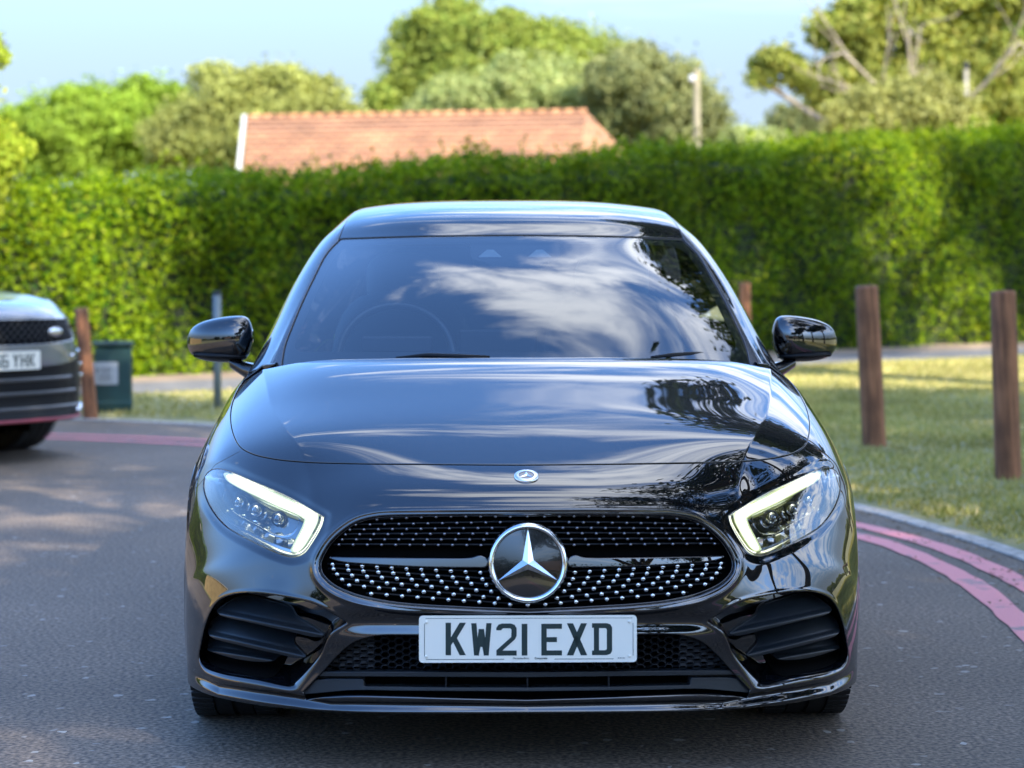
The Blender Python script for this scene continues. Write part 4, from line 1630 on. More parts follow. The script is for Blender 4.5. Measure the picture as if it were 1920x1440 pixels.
# ================================================================== the place around the car
def leaf_mat(name, c1, c2, trans=0.35, rough=0.5, c3=None):
    m, t, o = mat_new(name)
    geo = nd(t, 'ShaderNodeNewGeometry')
    ramp = nd(t, 'ShaderNodeValToRGB')
    ramp.color_ramp.elements[0].color = (*c1, 1)
    ramp.color_ramp.elements[1].color = (*c2, 1)
    if c3:
        e = ramp.color_ramp.elements.new(0.93)
        e.color = (*c2, 1)
        ramp.color_ramp.elements[2].color = (*c3, 1)
    lk(t, geo.outputs['Random Per Island'], ramp.inputs[0])
    tcn = nd(t, 'ShaderNodeTexCoord')
    n = nd(t, 'ShaderNodeTexNoise')
    n.inputs['Scale'].default_value = 0.9
    n.inputs['Detail'].default_value = 3
    lk(t, tcn.outputs['Object'], n.inputs['Vector'])
    mr = nd(t, 'ShaderNodeMapRange')
    mr.inputs['From Min'].default_value = .3; mr.inputs['From Max'].default_value = .7
    mr.inputs['To Min'].default_value = .7; mr.inputs['To Max'].default_value = 1.3
    lk(t, n.outputs['Fac'], mr.inputs['Value'])
    sc = nd(t, 'ShaderNodeVectorMath', operation='SCALE')
    lk(t, ramp.outputs[0], sc.inputs[0]); lk(t, mr.outputs[0], sc.inputs['Scale'])
    b = nd(t, 'ShaderNodeBsdfPrincipled')
    b.inputs['Roughness'].default_value = rough
    b.inputs['Specular IOR Level'].default_value = 0.15
    lk(t, sc.outputs[0], b.inputs['Base Color'])
    tr = nd(t, 'ShaderNodeBsdfTranslucent')
    sc2 = nd(t, 'ShaderNodeVectorMath', operation='MULTIPLY')
    sc2.inputs[1].default_value = (1.5, 1.35, .5)
    lk(t, sc.outputs[0], sc2.inputs[0]); lk(t, sc2.outputs[0], tr.inputs[0])
    mx = nd(t, 'ShaderNodeMixShader')
    mx.inputs[0].default_value = trans
    lk(t, b.outputs[0], mx.inputs[1]); lk(t, tr.outputs[0], mx.inputs[2])
    lk(t, mx.outputs[0], o.inputs[0])
    return m


def leaves(P, size, N0=None, up=0.3, jitter=1.0, aspect=0.5, rs=None):
    """one bent quad per point; N0: preferred facing"""
    rs = rs or rng
    n = len(P)
    nr_ = rs.normal(size=(n, 3)) * jitter
    if N0 is not None:
        nr_ += N0
    nr_[:, 2] += up
    nr_ /= np.linalg.norm(nr_, axis=1, keepdims=True)
    d = rs.normal(size=(n, 3))
    d -= nr_ * np.sum(d * nr_, 1, keepdims=True)
    d /= np.linalg.norm(d, axis=1, keepdims=True)
    s = np.cross(nr_, d)
    L = size * rs.uniform(.65, 1.35, (n, 1))
    W = L * aspect
    V = np.empty((n, 4, 3))
    V[:, 0] = P - d * L * .5
    V[:, 1] = P + s * W * .5 + nr_ * W * .12
    V[:, 2] = P + d * L * .5 - nr_ * L * .08
    V[:, 3] = P - s * W * .5 + nr_ * W * .12
    F = np.arange(n * 4).reshape(n, 4)
    return V.reshape(-1, 3), F


BARK = pmat('bark', (.10, .08, .06), .85, noise=.35, nscale=6, bump=.6, bscale=25)
BARK_PALE = pmat('pale_bark', (.25, .21, .15), .8, noise=.25, nscale=8, bump=.4, bscale=25)


def tree(label, loc, blobs, nleaf, lsize, mat, trunk_h, trunk_r=.22, group=None, limbs=None, bark=None, spread=.55, name='tree', cat='tree', clump=None):
    """blobs: (dx,dy,z,rx,ry,rz) crown masses; leaves gather in clumps through their volume"""
    root = empty(name, (loc[0], loc[1], loc[2] if len(loc) > 2 else 0), 0, label, cat, group)
    w = np.array([b[3] * b[4] * b[5] for b in blobs]) ** .7
    w /= w.sum()
    allP = []; allN = []
    tips = []
    for b, wi in zip(blobs, w):
        nl = int(nleaf * wi)
        c = np.array(b[:3]); r = np.array(b[3:6])
        cr = clump or max(.28, float(r.mean()) * .24)
        nc = max(6, int(14 * (r.prod() ** (1 / 3) / cr) ** 1.9 * .42))
        dirs = rng.normal(size=(nc, 3)); dirs /= np.linalg.norm(dirs, axis=1, keepdims=True)
        rad = rng.uniform(.25, 1.0, (nc, 1)) ** .42
        cc = c + dirs * rad * r * rng.uniform(.82, 1.1, (nc, 1))
        tips.append((c, cc[rng.choice(nc, min(nc, 5), replace=False)]))
        k = rng.integers(0, nc, nl)
        sz = cr * rng.uniform(.6, 1.35, nc)[k][:, None]
        off = rng.normal(size=(nl, 3)); off /= np.linalg.norm(off, axis=1, keepdims=True)
        off *= rng.uniform(.15, 1.0, (nl, 1)) ** .5
        P = cc[k] + off * sz * np.array([1, 1, .72])
        allP.append(P); allN.append(off * .8 + dirs[k] * .3)
        ne = int(nl * .35)
        d2 = rng.normal(size=(ne, 3)); d2 /= np.linalg.norm(d2, axis=1, keepdims=True)
        P2 = c + d2 * r * (rng.uniform(.2, 1.0, (ne, 1)) ** .5) * (1.02 + .10 * np.sin(7 * d2[:, :1] + 5 * d2[:, 2:3])) + rng.normal(size=(ne, 3)) * cr * .35
        allP.append(P2); allN.append(d2 * .6)
    P = np.concatenate(allP); N_ = np.concatenate(allN)
    keep = P[:, 2] > .15
    V, F = leaves(P[keep], lsize, N_[keep], up=.25, jitter=.75)
    mk('crown', V, F, mat, root, False)
    mb = MB()
    mb.tube([(0, 0, -.2), (.05, 0, trunk_h * .3), (-.04, .05, trunk_h * .7), (0, 0, trunk_h)], [trunk_r * 1.35, trunk_r, trunk_r * .85, trunk_r * .6], 10)
    for c, tp in tips:
        base = Vector((0, 0, trunk_h * .8))
        mid = (Vector(c) + base) / 2 + Vector(rng.normal(size=3)) * .15
        mb.tube([base, mid, Vector(c)], [trunk_r * .5, trunk_r * .36, trunk_r * .22], 7)
        for q in tp:
            mb.tube([Vector(c) * .85 + base * .15, (Vector(c) + Vector(q)) / 2 + Vector(rng.normal(size=3)) * .1, Vector(q)], [trunk_r * .26, trunk_r * .16, trunk_r * .05], 5)
    mb.build('trunk', bark or BARK, root, smooth=True)
    if limbs:
        for pts in limbs:
            mb = MB()
            mb.tube(pts[0], pts[1], 8)
            mb.build('limb', bark or BARK, root, smooth=True)
    return root


def cr_line(pts, step=.25):
    P = np.array(pts, float)
    out = []
    for i in range(len(P) - 1):
        p1, p2 = P[i], P[i + 1]
        p0 = P[i - 1] if i else 2 * p1 - p2
        p3 = P[i + 2] if i + 2 < len(P) else 2 * p2 - p1
        k = max(2, int(np.linalg.norm(p2 - p1) / step))
        for j in range(k):
            t = j / k
            out.append(.5 * ((2 * p1) + (-p0 + p2) * t + (2 * p0 - 5 * p1 + 4 * p2 - p3) * t ** 2 + (-p0 + 3 * p1 - 3 * p2 + p3) * t ** 3))
    out.append(P[-1])
    return np.array(out)


def normals2(L):
    d = np.gradient(L, axis=0)
    d /= np.linalg.norm(d, axis=1, keepdims=True)
    return np.stack([d[:, 1], -d[:, 0]], 1)      # to the right of travel


def ribbon(L, offs, zs):
    n = normals2(L)
    V = []
    for o, z in zip(offs, zs):
        q = L + n * o
        zz = z(q) if callable(z) else np.full(len(L), z)
        V.append(np.column_stack([q, zz]))
    V = np.array(V)
    k, m = V.shape[:2]
    idx = np.arange(k * m).reshape(k, m)
    F = np.stack([idx[:-1, :-1].ravel(), idx[1:, :-1].ravel(), idx[1:, 1:].ravel(), idx[:-1, 1:].ravel()], 1)
    return V.reshape(-1, 3), F


# kerb curve, travelling away from the camera; its right-hand side is the lawn
KERB = cr_line([(1.0, -40), (1.2, -20), (1.45, -6), (1.75, 0), (2.0, 4), (2.14, 7), (2.12, 9.0), (2.0, 9.95), (1.84, 10.7), (1.66, 11.4), (1.1, 12.8), (.2, 14.3), (-.9, 15.7), (-2.1, 16.8), (-3.3, 17.5), (-5, 18.1), (-8, 18.8), (-14, 19.6), (-40, 21)])


def lawn_z(q):
    """height of the grass: level with the kerb, rising gently away from the road"""
    x, y = q[:, 0], q[:, 1]
    d = np.clip((x * .56 + y * .83) - 12.0, 0, 40)
    return .035 + .006 * d + .0

# ---- asphalt
def asphalt_mat():
    m, t, o = mat_new('asphalt')
    tcn = nd(t, 'ShaderNodeTexCoord')
    b = nd(t, 'ShaderNodeBsdfPrincipled')
    big = nd(t, 'ShaderNodeTexNoise'); big.inputs['Scale'].default_value = .7; big.inputs['Detail'].default_value = 5
    fine = nd(t, 'ShaderNodeTexNoise'); fine.inputs['Scale'].default_value = 72; fine.inputs['Detail'].default_value = 3
    vor = nd(t, 'ShaderNodeTexVoronoi'); vor.inputs['Scale'].default_value = 48
    for n in (big, fine, vor): lk(t, tcn.outputs['Object'], n.inputs['Vector'])
    r1 = nd(t, 'ShaderNodeValToRGB')
    r1.color_ramp.elements[0].position = .3; r1.color_ramp.elements[0].color = (.104, .078, .054, 1)
    r1.color_ramp.elements[1].position = .7; r1.color_ramp.elements[1].color = (.160, .121, .086, 1)
    lk(t, big.outputs['Fac'], r1.inputs[0])
    r2 = nd(t, 'ShaderNodeValToRGB')
    r2.color_ramp.elements[0].position = .38; r2.color_ramp.elements[0].color = (.42, .42, .42, 1)
    r2.color_ramp.elements[1].position = .66; r2.color_ramp.elements[1].color = (1.75, 1.75, 1.75, 1)
    lk(t, fine.outputs['Fac'], r2.inputs[0])
    mul = nd(t, 'ShaderNodeVectorMath', operation='MULTIPLY')
    lk(t, r1.outputs[0], mul.inputs[0]); lk(t, r2.outputs[0], mul.inputs[1])
    r3 = nd(t, 'ShaderNodeValToRGB')            # pale stones
    r3.color_ramp.elements[0].position = .90; r3.color_ramp.elements[0].color = (0, 0, 0, 1)
    r3.color_ramp.elements[1].position = .97; r3.color_ramp.elements[1].color = (1, 1, 1, 1)
    lk(t, vor.outputs['Color'], r3.inputs[0])
    mx = nd(t, 'ShaderNodeMix', data_type='RGBA')
    lk(t, r3.outputs[0], mx.inputs['Factor']); lk(t, mul.outputs[0], mx.inputs[6]); mx.inputs[7].default_value = (.36, .34, .30, 1)
    lk(t, mx.outputs[2], b.inputs['Base Color'])
    b.inputs['Roughness'].default_value = .78
    bp = nd(t, 'ShaderNodeBump'); bp.inputs['Strength'].default_value = .7; bp.inputs['Distance'].default_value = .006
    lk(t, fine.outputs['Fac'], bp.inputs['Height']); lk(t, bp.outputs[0], b.inputs['Normal'])
    lk(t, b.outputs[0], o.inputs[0])
    return m


def mottled(name, ca, cb, scale, rough=.9, cc=None, bump=.5, bscale=60, stretch=None):
    m, t, o = mat_new(name)
    tcn = nd(t, 'ShaderNodeTexCoord')
    b = nd(t, 'ShaderNodeBsdfPrincipled')
    n = nd(t, 'ShaderNodeTexNoise'); n.inputs['Scale'].default_value = scale; n.inputs['Detail'].default_value = 8; n.inputs['Roughness'].default_value = .65
    src = tcn.outputs['Object']
    if stretch:
        mp_ = nd(t, 'ShaderNodeMapping'); mp_.inputs['Scale'].default_value = stretch
        lk(t, src, mp_.inputs[0]); src = mp_.outputs[0]
    lk(t, src, n.inputs['Vector'])
    r1 = nd(t, 'ShaderNodeValToRGB')
    r1.color_ramp.elements[0].position = .35; r1.color_ramp.elements[0].color = (*ca, 1)
    r1.color_ramp.elements[1].position = .65; r1.color_ramp.elements[1].color = (*cb, 1)
    if cc:
        e = r1.color_ramp.elements.new(.8); e.color = (*cc, 1)
    lk(t, n.outputs['Fac'], r1.inputs[0]); lk(t, r1.outputs[0], b.inputs['Base Color'])
    b.inputs['Roughness'].default_value = rough
    n2 = nd(t, 'ShaderNodeTexNoise'); n2.inputs['Scale'].default_value = bscale; n2.inputs['Detail'].default_value = 4
    lk(t, src, n2.inputs['Vector'])
    bp = nd(t, 'ShaderNodeBump'); bp.inputs['Strength'].default_value = bump; bp.inputs['Distance'].default_value = .02
    lk(t, n2.outputs['Fac'], bp.inputs['Height']); lk(t, bp.outputs[0], b.inputs['Normal'])
    lk(t, b.outputs[0], o.inputs[0])
    return m


def sheet(name, x0, x1, y0, y1, z, mat, n=2):
    o = mk(name, [(x0, y0, z), (x1, y0, z), (x1, y1, z), (x0, y1, z)], [(0, 1, 2, 3)], mat, smooth=False)
    o['kind'] = 'structure'
    return o


M['soil'] = mottled('soil_and_dry_grass', (.10, .10, .04), (.19, .17, .08), 1.5)
M['lawn'] = mottled('dry_lawn', (.20, .195, .075), (.35, .31, .135), 2.2, cc=(.46, .38, .19))
sheet('ground', -400, 400, -400, 900, -.012, M['soil'])
road = sheet('road', -9.5, 14, -60, 24, 0.0, asphalt_mat())
lawn = mk('lawn', *ribbon(KERB, [.10, .3, .8, 1.6, 3, 6, 10, 16, 24, 40, 70], [.011] + [lawn_z] * 10), M['lawn'])
lawn['kind'] = 'structure'
kerb = mk('kerb', *ribbon(KERB, [.01, .016, .085, .105], [.003, .010, .013, .012]), mottled('kerb_stone', (.26, .235, .20), (.58, .53, .46), 22, bump=.6), smooth=False)
kerb['kind'] = 'structure'

# ---- worn red double lines
def line_mat():
    m, t, o = mat_new('worn_red_line')
    tcn = nd(t, 'ShaderNodeTexCoord')
    b = nd(t, 'ShaderNodeBsdfPrincipled')
    n = nd(t, 'ShaderNodeTexNoise'); n.inputs['Scale'].default_value = 3.5; n.inputs['Detail'].default_value = 8; n.inputs['Roughness'].default_value = .7
    lk(t, tcn.outputs['Object'], n.inputs['Vector'])
    r = nd(t, 'ShaderNodeValToRGB')
    r.color_ramp.elements[0].position = .34; r.color_ramp.elements[0].color = (.17, .145, .14, 1)
    r.color_ramp.elements[1].position = .44; r.color_ramp.elements[1].color = (.70, .215, .225, 1)
    lk(t, n.outputs['Fac'], r.inputs[0]); lk(t, r.outputs[0], b.inputs['Base Color'])
    b.inputs['Roughness'].default_value = .6
    n2 = nd(t, 'ShaderNodeTexNoise'); n2.inputs['Scale'].default_value = 160
    lk(t, tcn.outputs['Object'], n2.inputs['Vector'])
    bp = nd(t, 'ShaderNodeBump'); bp.inputs['Strength'].default_value = .5; bp.inputs['Distance'].default_value = .004
    lk(t, n2.outputs['Fac'], bp.inputs['Height']); lk(t, bp.outputs[0], b.inputs['Normal'])
    lk(t, b.outputs[0], o.inputs[0])
    return m


LM = line_mat()
LA = cr_line([(1.0, -10), (1.35, -2), (1.62, 2), (1.86, 5), (1.98, 7), (2.0, 8.2), (1.975, 9.0), (1.87, 9.86), (1.62, 10.7), (1.0, 12.1), (0, 13.6), (-1, 14.75), (-2.1, 15.6), (-3.3, 16.15), (-6, 17.0), (-12, 17.9)], .12)
LB = cr_line([(.78, -10), (1.1, -2), (1.36, 2), (1.58, 5), (1.69, 7), (1.745, 8.2), (1.745, 8.9), (1.66, 9.70), (1.50, 10.3), (.82, 11.9), (-.15, 13.3), (-1.15, 14.4), (-2.2, 15.25), (-3.4, 15.82), (-6, 16.7), (-12, 17.6)], .12)
for L_ in (LA, LB):
    wob = np.cumsum(rng.normal(size=len(L_))) * .0012
    nrm = normals2(L_)
    ea = rng.normal(size=len(L_)) * .0035
    V = np.concatenate([np.column_stack([L_ + nrm * (-.053 + wob + ea)[:, None], np.full(len(L_), .004)]), np.column_stack([L_ + nrm * (.053 + wob - ea)[:, None], np.full(len(L_), .004)])])
    k = len(L_)
    F = np.array([(i, i + k, i + k + 1, i + 1) for i in range(k - 1)])
    mk('road_marking', V, F, LM, smooth=False)['kind'] = 'structure'

# ---- hedge line
HA, HB = np.array([-21.2, 12.0]), np.array([19.0, 39.4])
HD = (HB - HA) / np.linalg.norm(HB - HA); HN = np.array([HD[1], -HD[0]])   # towards the camera
HL = np.linalg.norm(HB - HA)
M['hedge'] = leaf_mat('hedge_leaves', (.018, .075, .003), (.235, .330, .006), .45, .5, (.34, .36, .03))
M['hedge_core'] = pmat('dark_hedge_wood', (.012, .020, .006), .9)  # even dark green for the solid core under the leaves


def hedge_top(s):
    x = HA[0] + HD[0] * s
    return np.interp(x, [-21, -5.2, -3.6, 0, 3, 5.2, 8, 19], [1.9, 1.98, 2.04, 2.38, 2.61, 2.84, 3.0, 3.2]) + .04 * np.sin(s * 2.1) + .03 * np.sin(s * 5.3 + 1)


def hedge_base(s):
    P = HA[None, :] + HD[None, :] * s[:, None]
    return lawn_z(P) - .05


def hedge_bulge(s, z):
    return .10 * np.sin(s * 1.3 + 1.2 * np.sin(z * 2.2)) + .07 * np.sin(s * 3.1 + z * 2.7) + .05 * np.sin(s * 6.3 - z * 4.1)


hedge = empty('hedge', (0, 0, 0), 0, 'tall clipped green hedge running behind the road, partly in tree shade', 'hedge')
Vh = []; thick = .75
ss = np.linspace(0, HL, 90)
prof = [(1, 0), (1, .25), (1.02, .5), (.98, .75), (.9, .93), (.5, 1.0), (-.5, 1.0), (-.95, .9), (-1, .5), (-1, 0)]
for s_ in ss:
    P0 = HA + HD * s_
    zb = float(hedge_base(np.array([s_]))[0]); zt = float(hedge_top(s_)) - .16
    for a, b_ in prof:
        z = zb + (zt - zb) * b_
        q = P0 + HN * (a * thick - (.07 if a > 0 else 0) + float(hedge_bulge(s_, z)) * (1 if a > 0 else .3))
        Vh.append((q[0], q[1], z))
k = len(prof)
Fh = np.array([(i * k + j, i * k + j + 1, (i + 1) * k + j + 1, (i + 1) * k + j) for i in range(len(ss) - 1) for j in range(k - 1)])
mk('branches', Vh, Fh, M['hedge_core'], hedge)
pts = []; nrm_ = []


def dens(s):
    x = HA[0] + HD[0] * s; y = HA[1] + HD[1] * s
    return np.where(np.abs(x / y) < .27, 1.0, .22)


NHF = 215000
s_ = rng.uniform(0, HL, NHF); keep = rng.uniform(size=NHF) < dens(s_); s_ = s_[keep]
zb = hedge_base(s_); zt = hedge_top(s_)
u_ = rng.uniform(0, 1, len(s_)) ** .92
z = zb + (zt - zb) * u_
dep = thick + hedge_bulge(s_, z) + rng.uniform(-.16, .09, len(s_)) - .10 * np.clip((u_ - .85) / .15, 0, 1) ** 2
q = HA[None] + HD[None] * s_[:, None] + HN[None] * dep[:, None]
pts.append(np.column_stack([q, z])); nrm_.append(np.column_stack([np.tile(HN, (len(s_), 1)), np.full(len(s_), .45)]) * .9)
# top
n = 40000
s_ = rng.uniform(0, HL, n); keep = rng.uniform(size=n) < dens(s_); s_ = s_[keep]
a = rng.uniform(-thick, thick, len(s_)); z = hedge_top(s_) + rng.uniform(-.15, .07, len(s_))
q = HA[None] + HD[None] * s_[:, None] + HN[None] * a[:, None]
pts.append(np.column_stack([q, z])); nrm_.append(np.tile([0, 0, .8], (len(s_), 1)))
# back, thin
n = 9000
s_ = rng.uniform(0, HL, n); zb = hedge_base(s_); zt = hedge_top(s_)
z = zb + (zt - zb) * rng.uniform(0, 1, n)
q = HA[None] + HD[None] * s_[:, None] - HN[None] * (thick + rng.uniform(-.1, .1, n))[:, None]
pts.append(np.column_stack([q, z])); nrm_.append(np.column_stack([np.tile(-HN, (n, 1)), np.zeros(n)]))
# upright shoots along the top
ns = 1500
s0 = rng.uniform(0, HL, ns); keep = rng.uniform(size=ns) < dens(s0); s0 = s0[keep]
a0 = rng.uniform(-thick, thick * 1.02, len(s0))
h0 = rng.uniform(.06, .34, len(s0)) * (rng.uniform(size=len(s0)) ** .6)
for j in range(11):
    t_ = (j + .5) / 11
    lean = rng.normal(size=(len(s0), 2)) * .03
    q = HA[None] + HD[None] * s0[:, None] + HN[None] * a0[:, None] + lean
    z = hedge_top(s0) - .12 + (h0 + .12) * t_
    pts.append(np.column_stack([q, z])); nrm_.append(rng.normal(size=(len(s0), 3)) * .5)
P = np.concatenate(pts); N_ = np.concatenate(nrm_)
V, F = leaves(P, .070, N_, up=.15, jitter=.75, aspect=.5)
mk('foliage', V, F, M['hedge'], hedge, False)

# ---- path and bare strip in front of the hedge
PL = HA[None] + HD[None] * np.linspace(0, HL, 60)[:, None]
pth = mk('path', *ribbon(PL, [thick + 1.15, thick + 2.6], [lambda q: lawn_z(q) + .006] * 2), mottled('path_tarmac', (.10, .10, .10), (.17, .165, .155), 3))
pth['kind'] = 'structure'
st = mk('bare_soil_strip', *ribbon(PL, [thick - .8, thick + 1.15], [lambda q: lawn_z(q) + .004] * 2), mottled('bare_soil', (.16, .115, .075), (.34, .25, .17), 2.5))
st['kind'] = 'structure'

# ---- grass blades
M['grass'] = leaf_mat('grass_blades', (.22, .24, .07), (.46, .40, .17), .3, .6, (.62, .50, .26))


def grass_patch(name, n, x0, x1, y0, y1, h=.038, near=None):
    X = rng.uniform(x0, x1, n); Y = y0 + (y1 - y0) * rng.uniform(0, 1, n) ** 1.25
    KX = np.interp(Y, KERB[:, 1], KERB[:, 0]) + .14
    if near is not None:
        keep = (X < -1.6) & (Y > np.interp(X, KERB[::-1, 0], KERB[::-1, 1]) + .18)
    else:
        keep = X > KX + rng.uniform(-.05, .02, n)
    # stay off the path
    along = (X - HA[0]) * HN[0] + (Y - HA[1]) * HN[1]
    keep &= along > thick + 2.6
    tu = np.sin(X * 1.7 + 2 * np.sin(Y * .9)) * np.sin(Y * 1.3 + X * .6)
    X, Y, tu = X[keep], Y[keep], tu[keep]
    n = len(X)
    P = np.column_stack([X, Y]); Z = lawn_z(P) - .004
    a = rng.uniform(0, 2 * np.pi, n); hh = h * rng.uniform(.35, 1.3, n) * (1 + .3 * tu); w = rng.uniform(.006, .013, n)
    dx, dy = np.cos(a) * w, np.sin(a) * w
    lx, ly = rng.normal(size=n) * hh * .45, rng.normal(size=n) * hh * .45
    V = np.empty((n, 3, 3))
    V[:, 0] = np.column_stack([X - dx, Y - dy, Z]); V[:, 1] = np.column_stack([X + dx, Y + dy, Z]); V[:, 2] = np.column_stack([X + lx, Y + ly, Z + hh])
    o = mk(name, V.reshape(-1, 3), np.arange(3 * n).reshape(n, 3), M['grass'], None, False)
    tag(o, kind='stuff')
    return o


g = grass_patch('grass', 240000, 1.4, 9.5, 7.5, 30)
tag(g, 'short dry grass on the lawn to the right of the road', 'grass')
g = grass_patch('grass', 60000, 1.4, 10, -3, 7.6)
tag(g, 'short dry grass on the verge beside the near stretch of red lines', 'grass')
g = grass_patch('grass', 22000, -7.0, 0.5, 16.4, 22, near=1)
tag(g, 'short dry grass between the road bend and the hedge', 'grass')

# ---- fallen leaves and debris by the kerb
n = 900
t_ = rng.uniform(0, 1, n)
KI = KERB[(KERB[:, 1] > 2) & (KERB[:, 1] < 13)]
k_ = (t_ * (len(KI) - 1)).astype(int)
off = -np.abs(rng.normal(size=n)) * .16 - .01
nn = normals2(KI)
q = KI[k_] + nn[k_] * off[:, None] + rng.normal(size=(n, 2)) * .04
V, F = leaves(np.column_stack([q, np.full(n, .010)]), .020, None, up=4, jitter=.5)
dl = mk('leaf_litter', V, F, leaf_mat('dry_leaves', (.10, .06, .02), (.25, .17, .07), .1, .8), None, False)
tag(dl, 'dry leaf litter gathered beside the kerb', 'leaf litter', kind='stuff')

# ------------------------------------------------------------------ posts, bin, poles
def wood_mat(name, ca, cb):
    m, t, o = mat_new(name)
    tcn = nd(t, 'ShaderNodeTexCoord')
    mp_ = nd(t, 'ShaderNodeMapping'); mp_.inputs['Scale'].default_value = (1, 1, .08)
    lk(t, tcn.outputs['Object'], mp_.inputs[0])
    n = nd(t, 'ShaderNodeTexNoise'); n.inputs['Scale'].default_value = 38; n.inputs['Detail'].default_value = 7
    lk(t, mp_.outputs[0], n.inputs['Vector'])
    n3 = nd(t, 'ShaderNodeTexNoise'); n3.inputs['Scale'].default_value = 5; n3.inputs['Detail'].default_value = 4
    lk(t, tcn.outputs['Object'], n3.inputs['Vector'])
    ad = nd(t, 'ShaderNodeMath', operation='MULTIPLY_ADD'); ad.inputs[1].default_value = .6
    lk(t, n3.outputs['Fac'], ad.inputs[0]); lk(t, n.outputs['Fac'], ad.inputs[2])
    r = nd(t, 'ShaderNodeValToRGB')
    r.color_ramp.elements[0].position = .55; r.color_ramp.elements[0].color = (*ca, 1)
    r.color_ramp.elements[1].position = 1.0; r.color_ramp.elements[1].color = (*cb, 1)
    lk(t, ad.outputs[0], r.inputs[0])
    b = nd(t, 'ShaderNodeBsdfPrincipled'); b.inputs['Roughness'].default_value = .75
    lk(t, r.outputs[0], b.inputs['Base Color'])
    bp = nd(t, 'ShaderNodeBump'); bp.inputs['Strength'].default_value = .8; bp.inputs['Distance'].default_value = .01
    lk(t, n.outputs['Fac'], bp.inputs['Height']); lk(t, bp.outputs[0], b.inputs['Normal'])
    lk(t, b.outputs[0], o.inputs[0])
    return m


M['post'] = wood_mat('stained_timber', (.080, .030, .011), (.38, .155, .065))


def at(px_, d, z=0.0):
    return ((px_ - 960) / FPX * (d), d, z)


GROUP_P = 'timber posts standing along the grass edge'


def post(px_b, px_t, d, top_py, w_px, label, zb=None):
    x, y, _ = at(px_b, d)
    zb = float(lawn_z(np.array([[x, y]]))[0]) if zb is None else zb
    ht = CAMZ - (top_py - HOR) * d / FPX
    hgt = ht - zb
    w = w_px * d / FPX / 2
    mb = MB()
    n = 20; prof = [(-.15, 1.04), (0, 1.04), (.06, 1.02), (hgt * .3, 1.0), (hgt * .65, .99), (hgt - .03, .97), (hgt - .012, .95), (hgt, .88)]
    vs_ = []; fs_ = []
    ph = rng.uniform(0, 6, 3)
    for z, s_ in prof:
        for k in range(n):
            a = 2 * math.pi * k / n
            rr = w * s_ * (1 + .035 * math.sin(3 * a + ph[0]) + .02 * math.sin(5 * a + ph[1] + z * 2))
            vs_.append((rr * math.cos(a), rr * math.sin(a), z))
    for i in range(len(prof) - 1):
        for k in range(n):
            fs_.append((i * n + k, i * n + (k + 1) % n, (i + 1) * n + (k + 1) % n, (i + 1) * n + k))
    # slightly domed, checked top
    vs_.append((0, 0, hgt + .004)); c = len(vs_) - 1
    for k in range(n): fs_.append(((len(prof) - 1) * n + k, (len(prof) - 1) * n + (k + 1) % n, c))
    o = mk('wooden_post', vs_, fs_, M['post'], None, True, loc=(x, y, zb))
    dx = (px_t - px_b) * d / FPX
    o.rotation_euler = (R(-1.0), math.atan2(dx, hgt), rng.uniform(0, 1))
    tag(o, label, 'post', GROUP_P)
    return o


post(1641, 1622, 14.6, 535, 44, 'brown timber post on the lawn, nearer the black hatchback of the two tall right ones')
post(1893, 1880, 12.5, 545, 49, 'largest brown timber post on the lawn at the right edge of the view')
post(168, 152, 17.6, 577, 27, 'reddish brown timber post beside the green bin, by the silver off-roader')
post(1399, 1397, 23.0, 530, 22, 'short brown post top showing just behind the windscreen pillar of the black hatchback')

# green bin
M['bin'] = pmat('green_bin_plastic', (.012, .050, .042), .5, noise=.3, nscale=5, bump=.1)
bd = 18.0
bx, by, _ = at(212, bd)
bz = float(lawn_z(np.array([[bx, by]]))[0])
bn_ = empty('litter_bin', (bx, by, bz), R(8), 'dark green bin with a white notice, standing behind the reddish post', 'bin')
bh = CAMZ - (650 - HOR) * bd / FPX - bz
bw = 72 * bd / FPX
mb = MB()
mb.box((0, 0, bh / 2), (bw * .94, .30, bh), bev=.015)
mb.box((0, -.004, bh * .12), (bw * .97, .31, bh * .10), bev=.01)
mb.build('bin_body', M['bin'], bn_, auto=35)
mb = MB()
mb.box((0, 0, bh + .022), (bw * 1.05, .34, .045), Matrix.Rotation(R(-3), 3, 'X'), bev=.014)
mb.build('lid', pmat('bin_lid', (.022, .055, .05), .4, noise=.2), bn_, auto=35)
mb = MB(); mb.box((-bw * .20, -.156, bh * .60), (bw * .66, .006, bh * .35), bev=.002)
nt = mb.build('notice', pmat('notice_white', (.42, .42, .40), .5), bn_)
M['faded'] = pmat('faded_grey_ink', (.12, .13, .13), .5)
mb = MB()
for k, (a, w_, h_) in enumerate(((-.075, .028, .05), (-.02, .02, .05), (.03, .03, .05))):
    mb.box((-bw * .20 + a * .8 + .01, -.1600, bh * .66), (w_, .001, .012)); mb.box((-bw * .20 + a * .8 + .01 - w_ / 2, -.1600, bh * .64), (.011, .001, h_))
for k in range(4):
    mb.box((-bw * .20, -.1600, bh * (.575 - k * .03)), (.10, .001, .005))
mb.build('notice_text', M['faded'], nt)

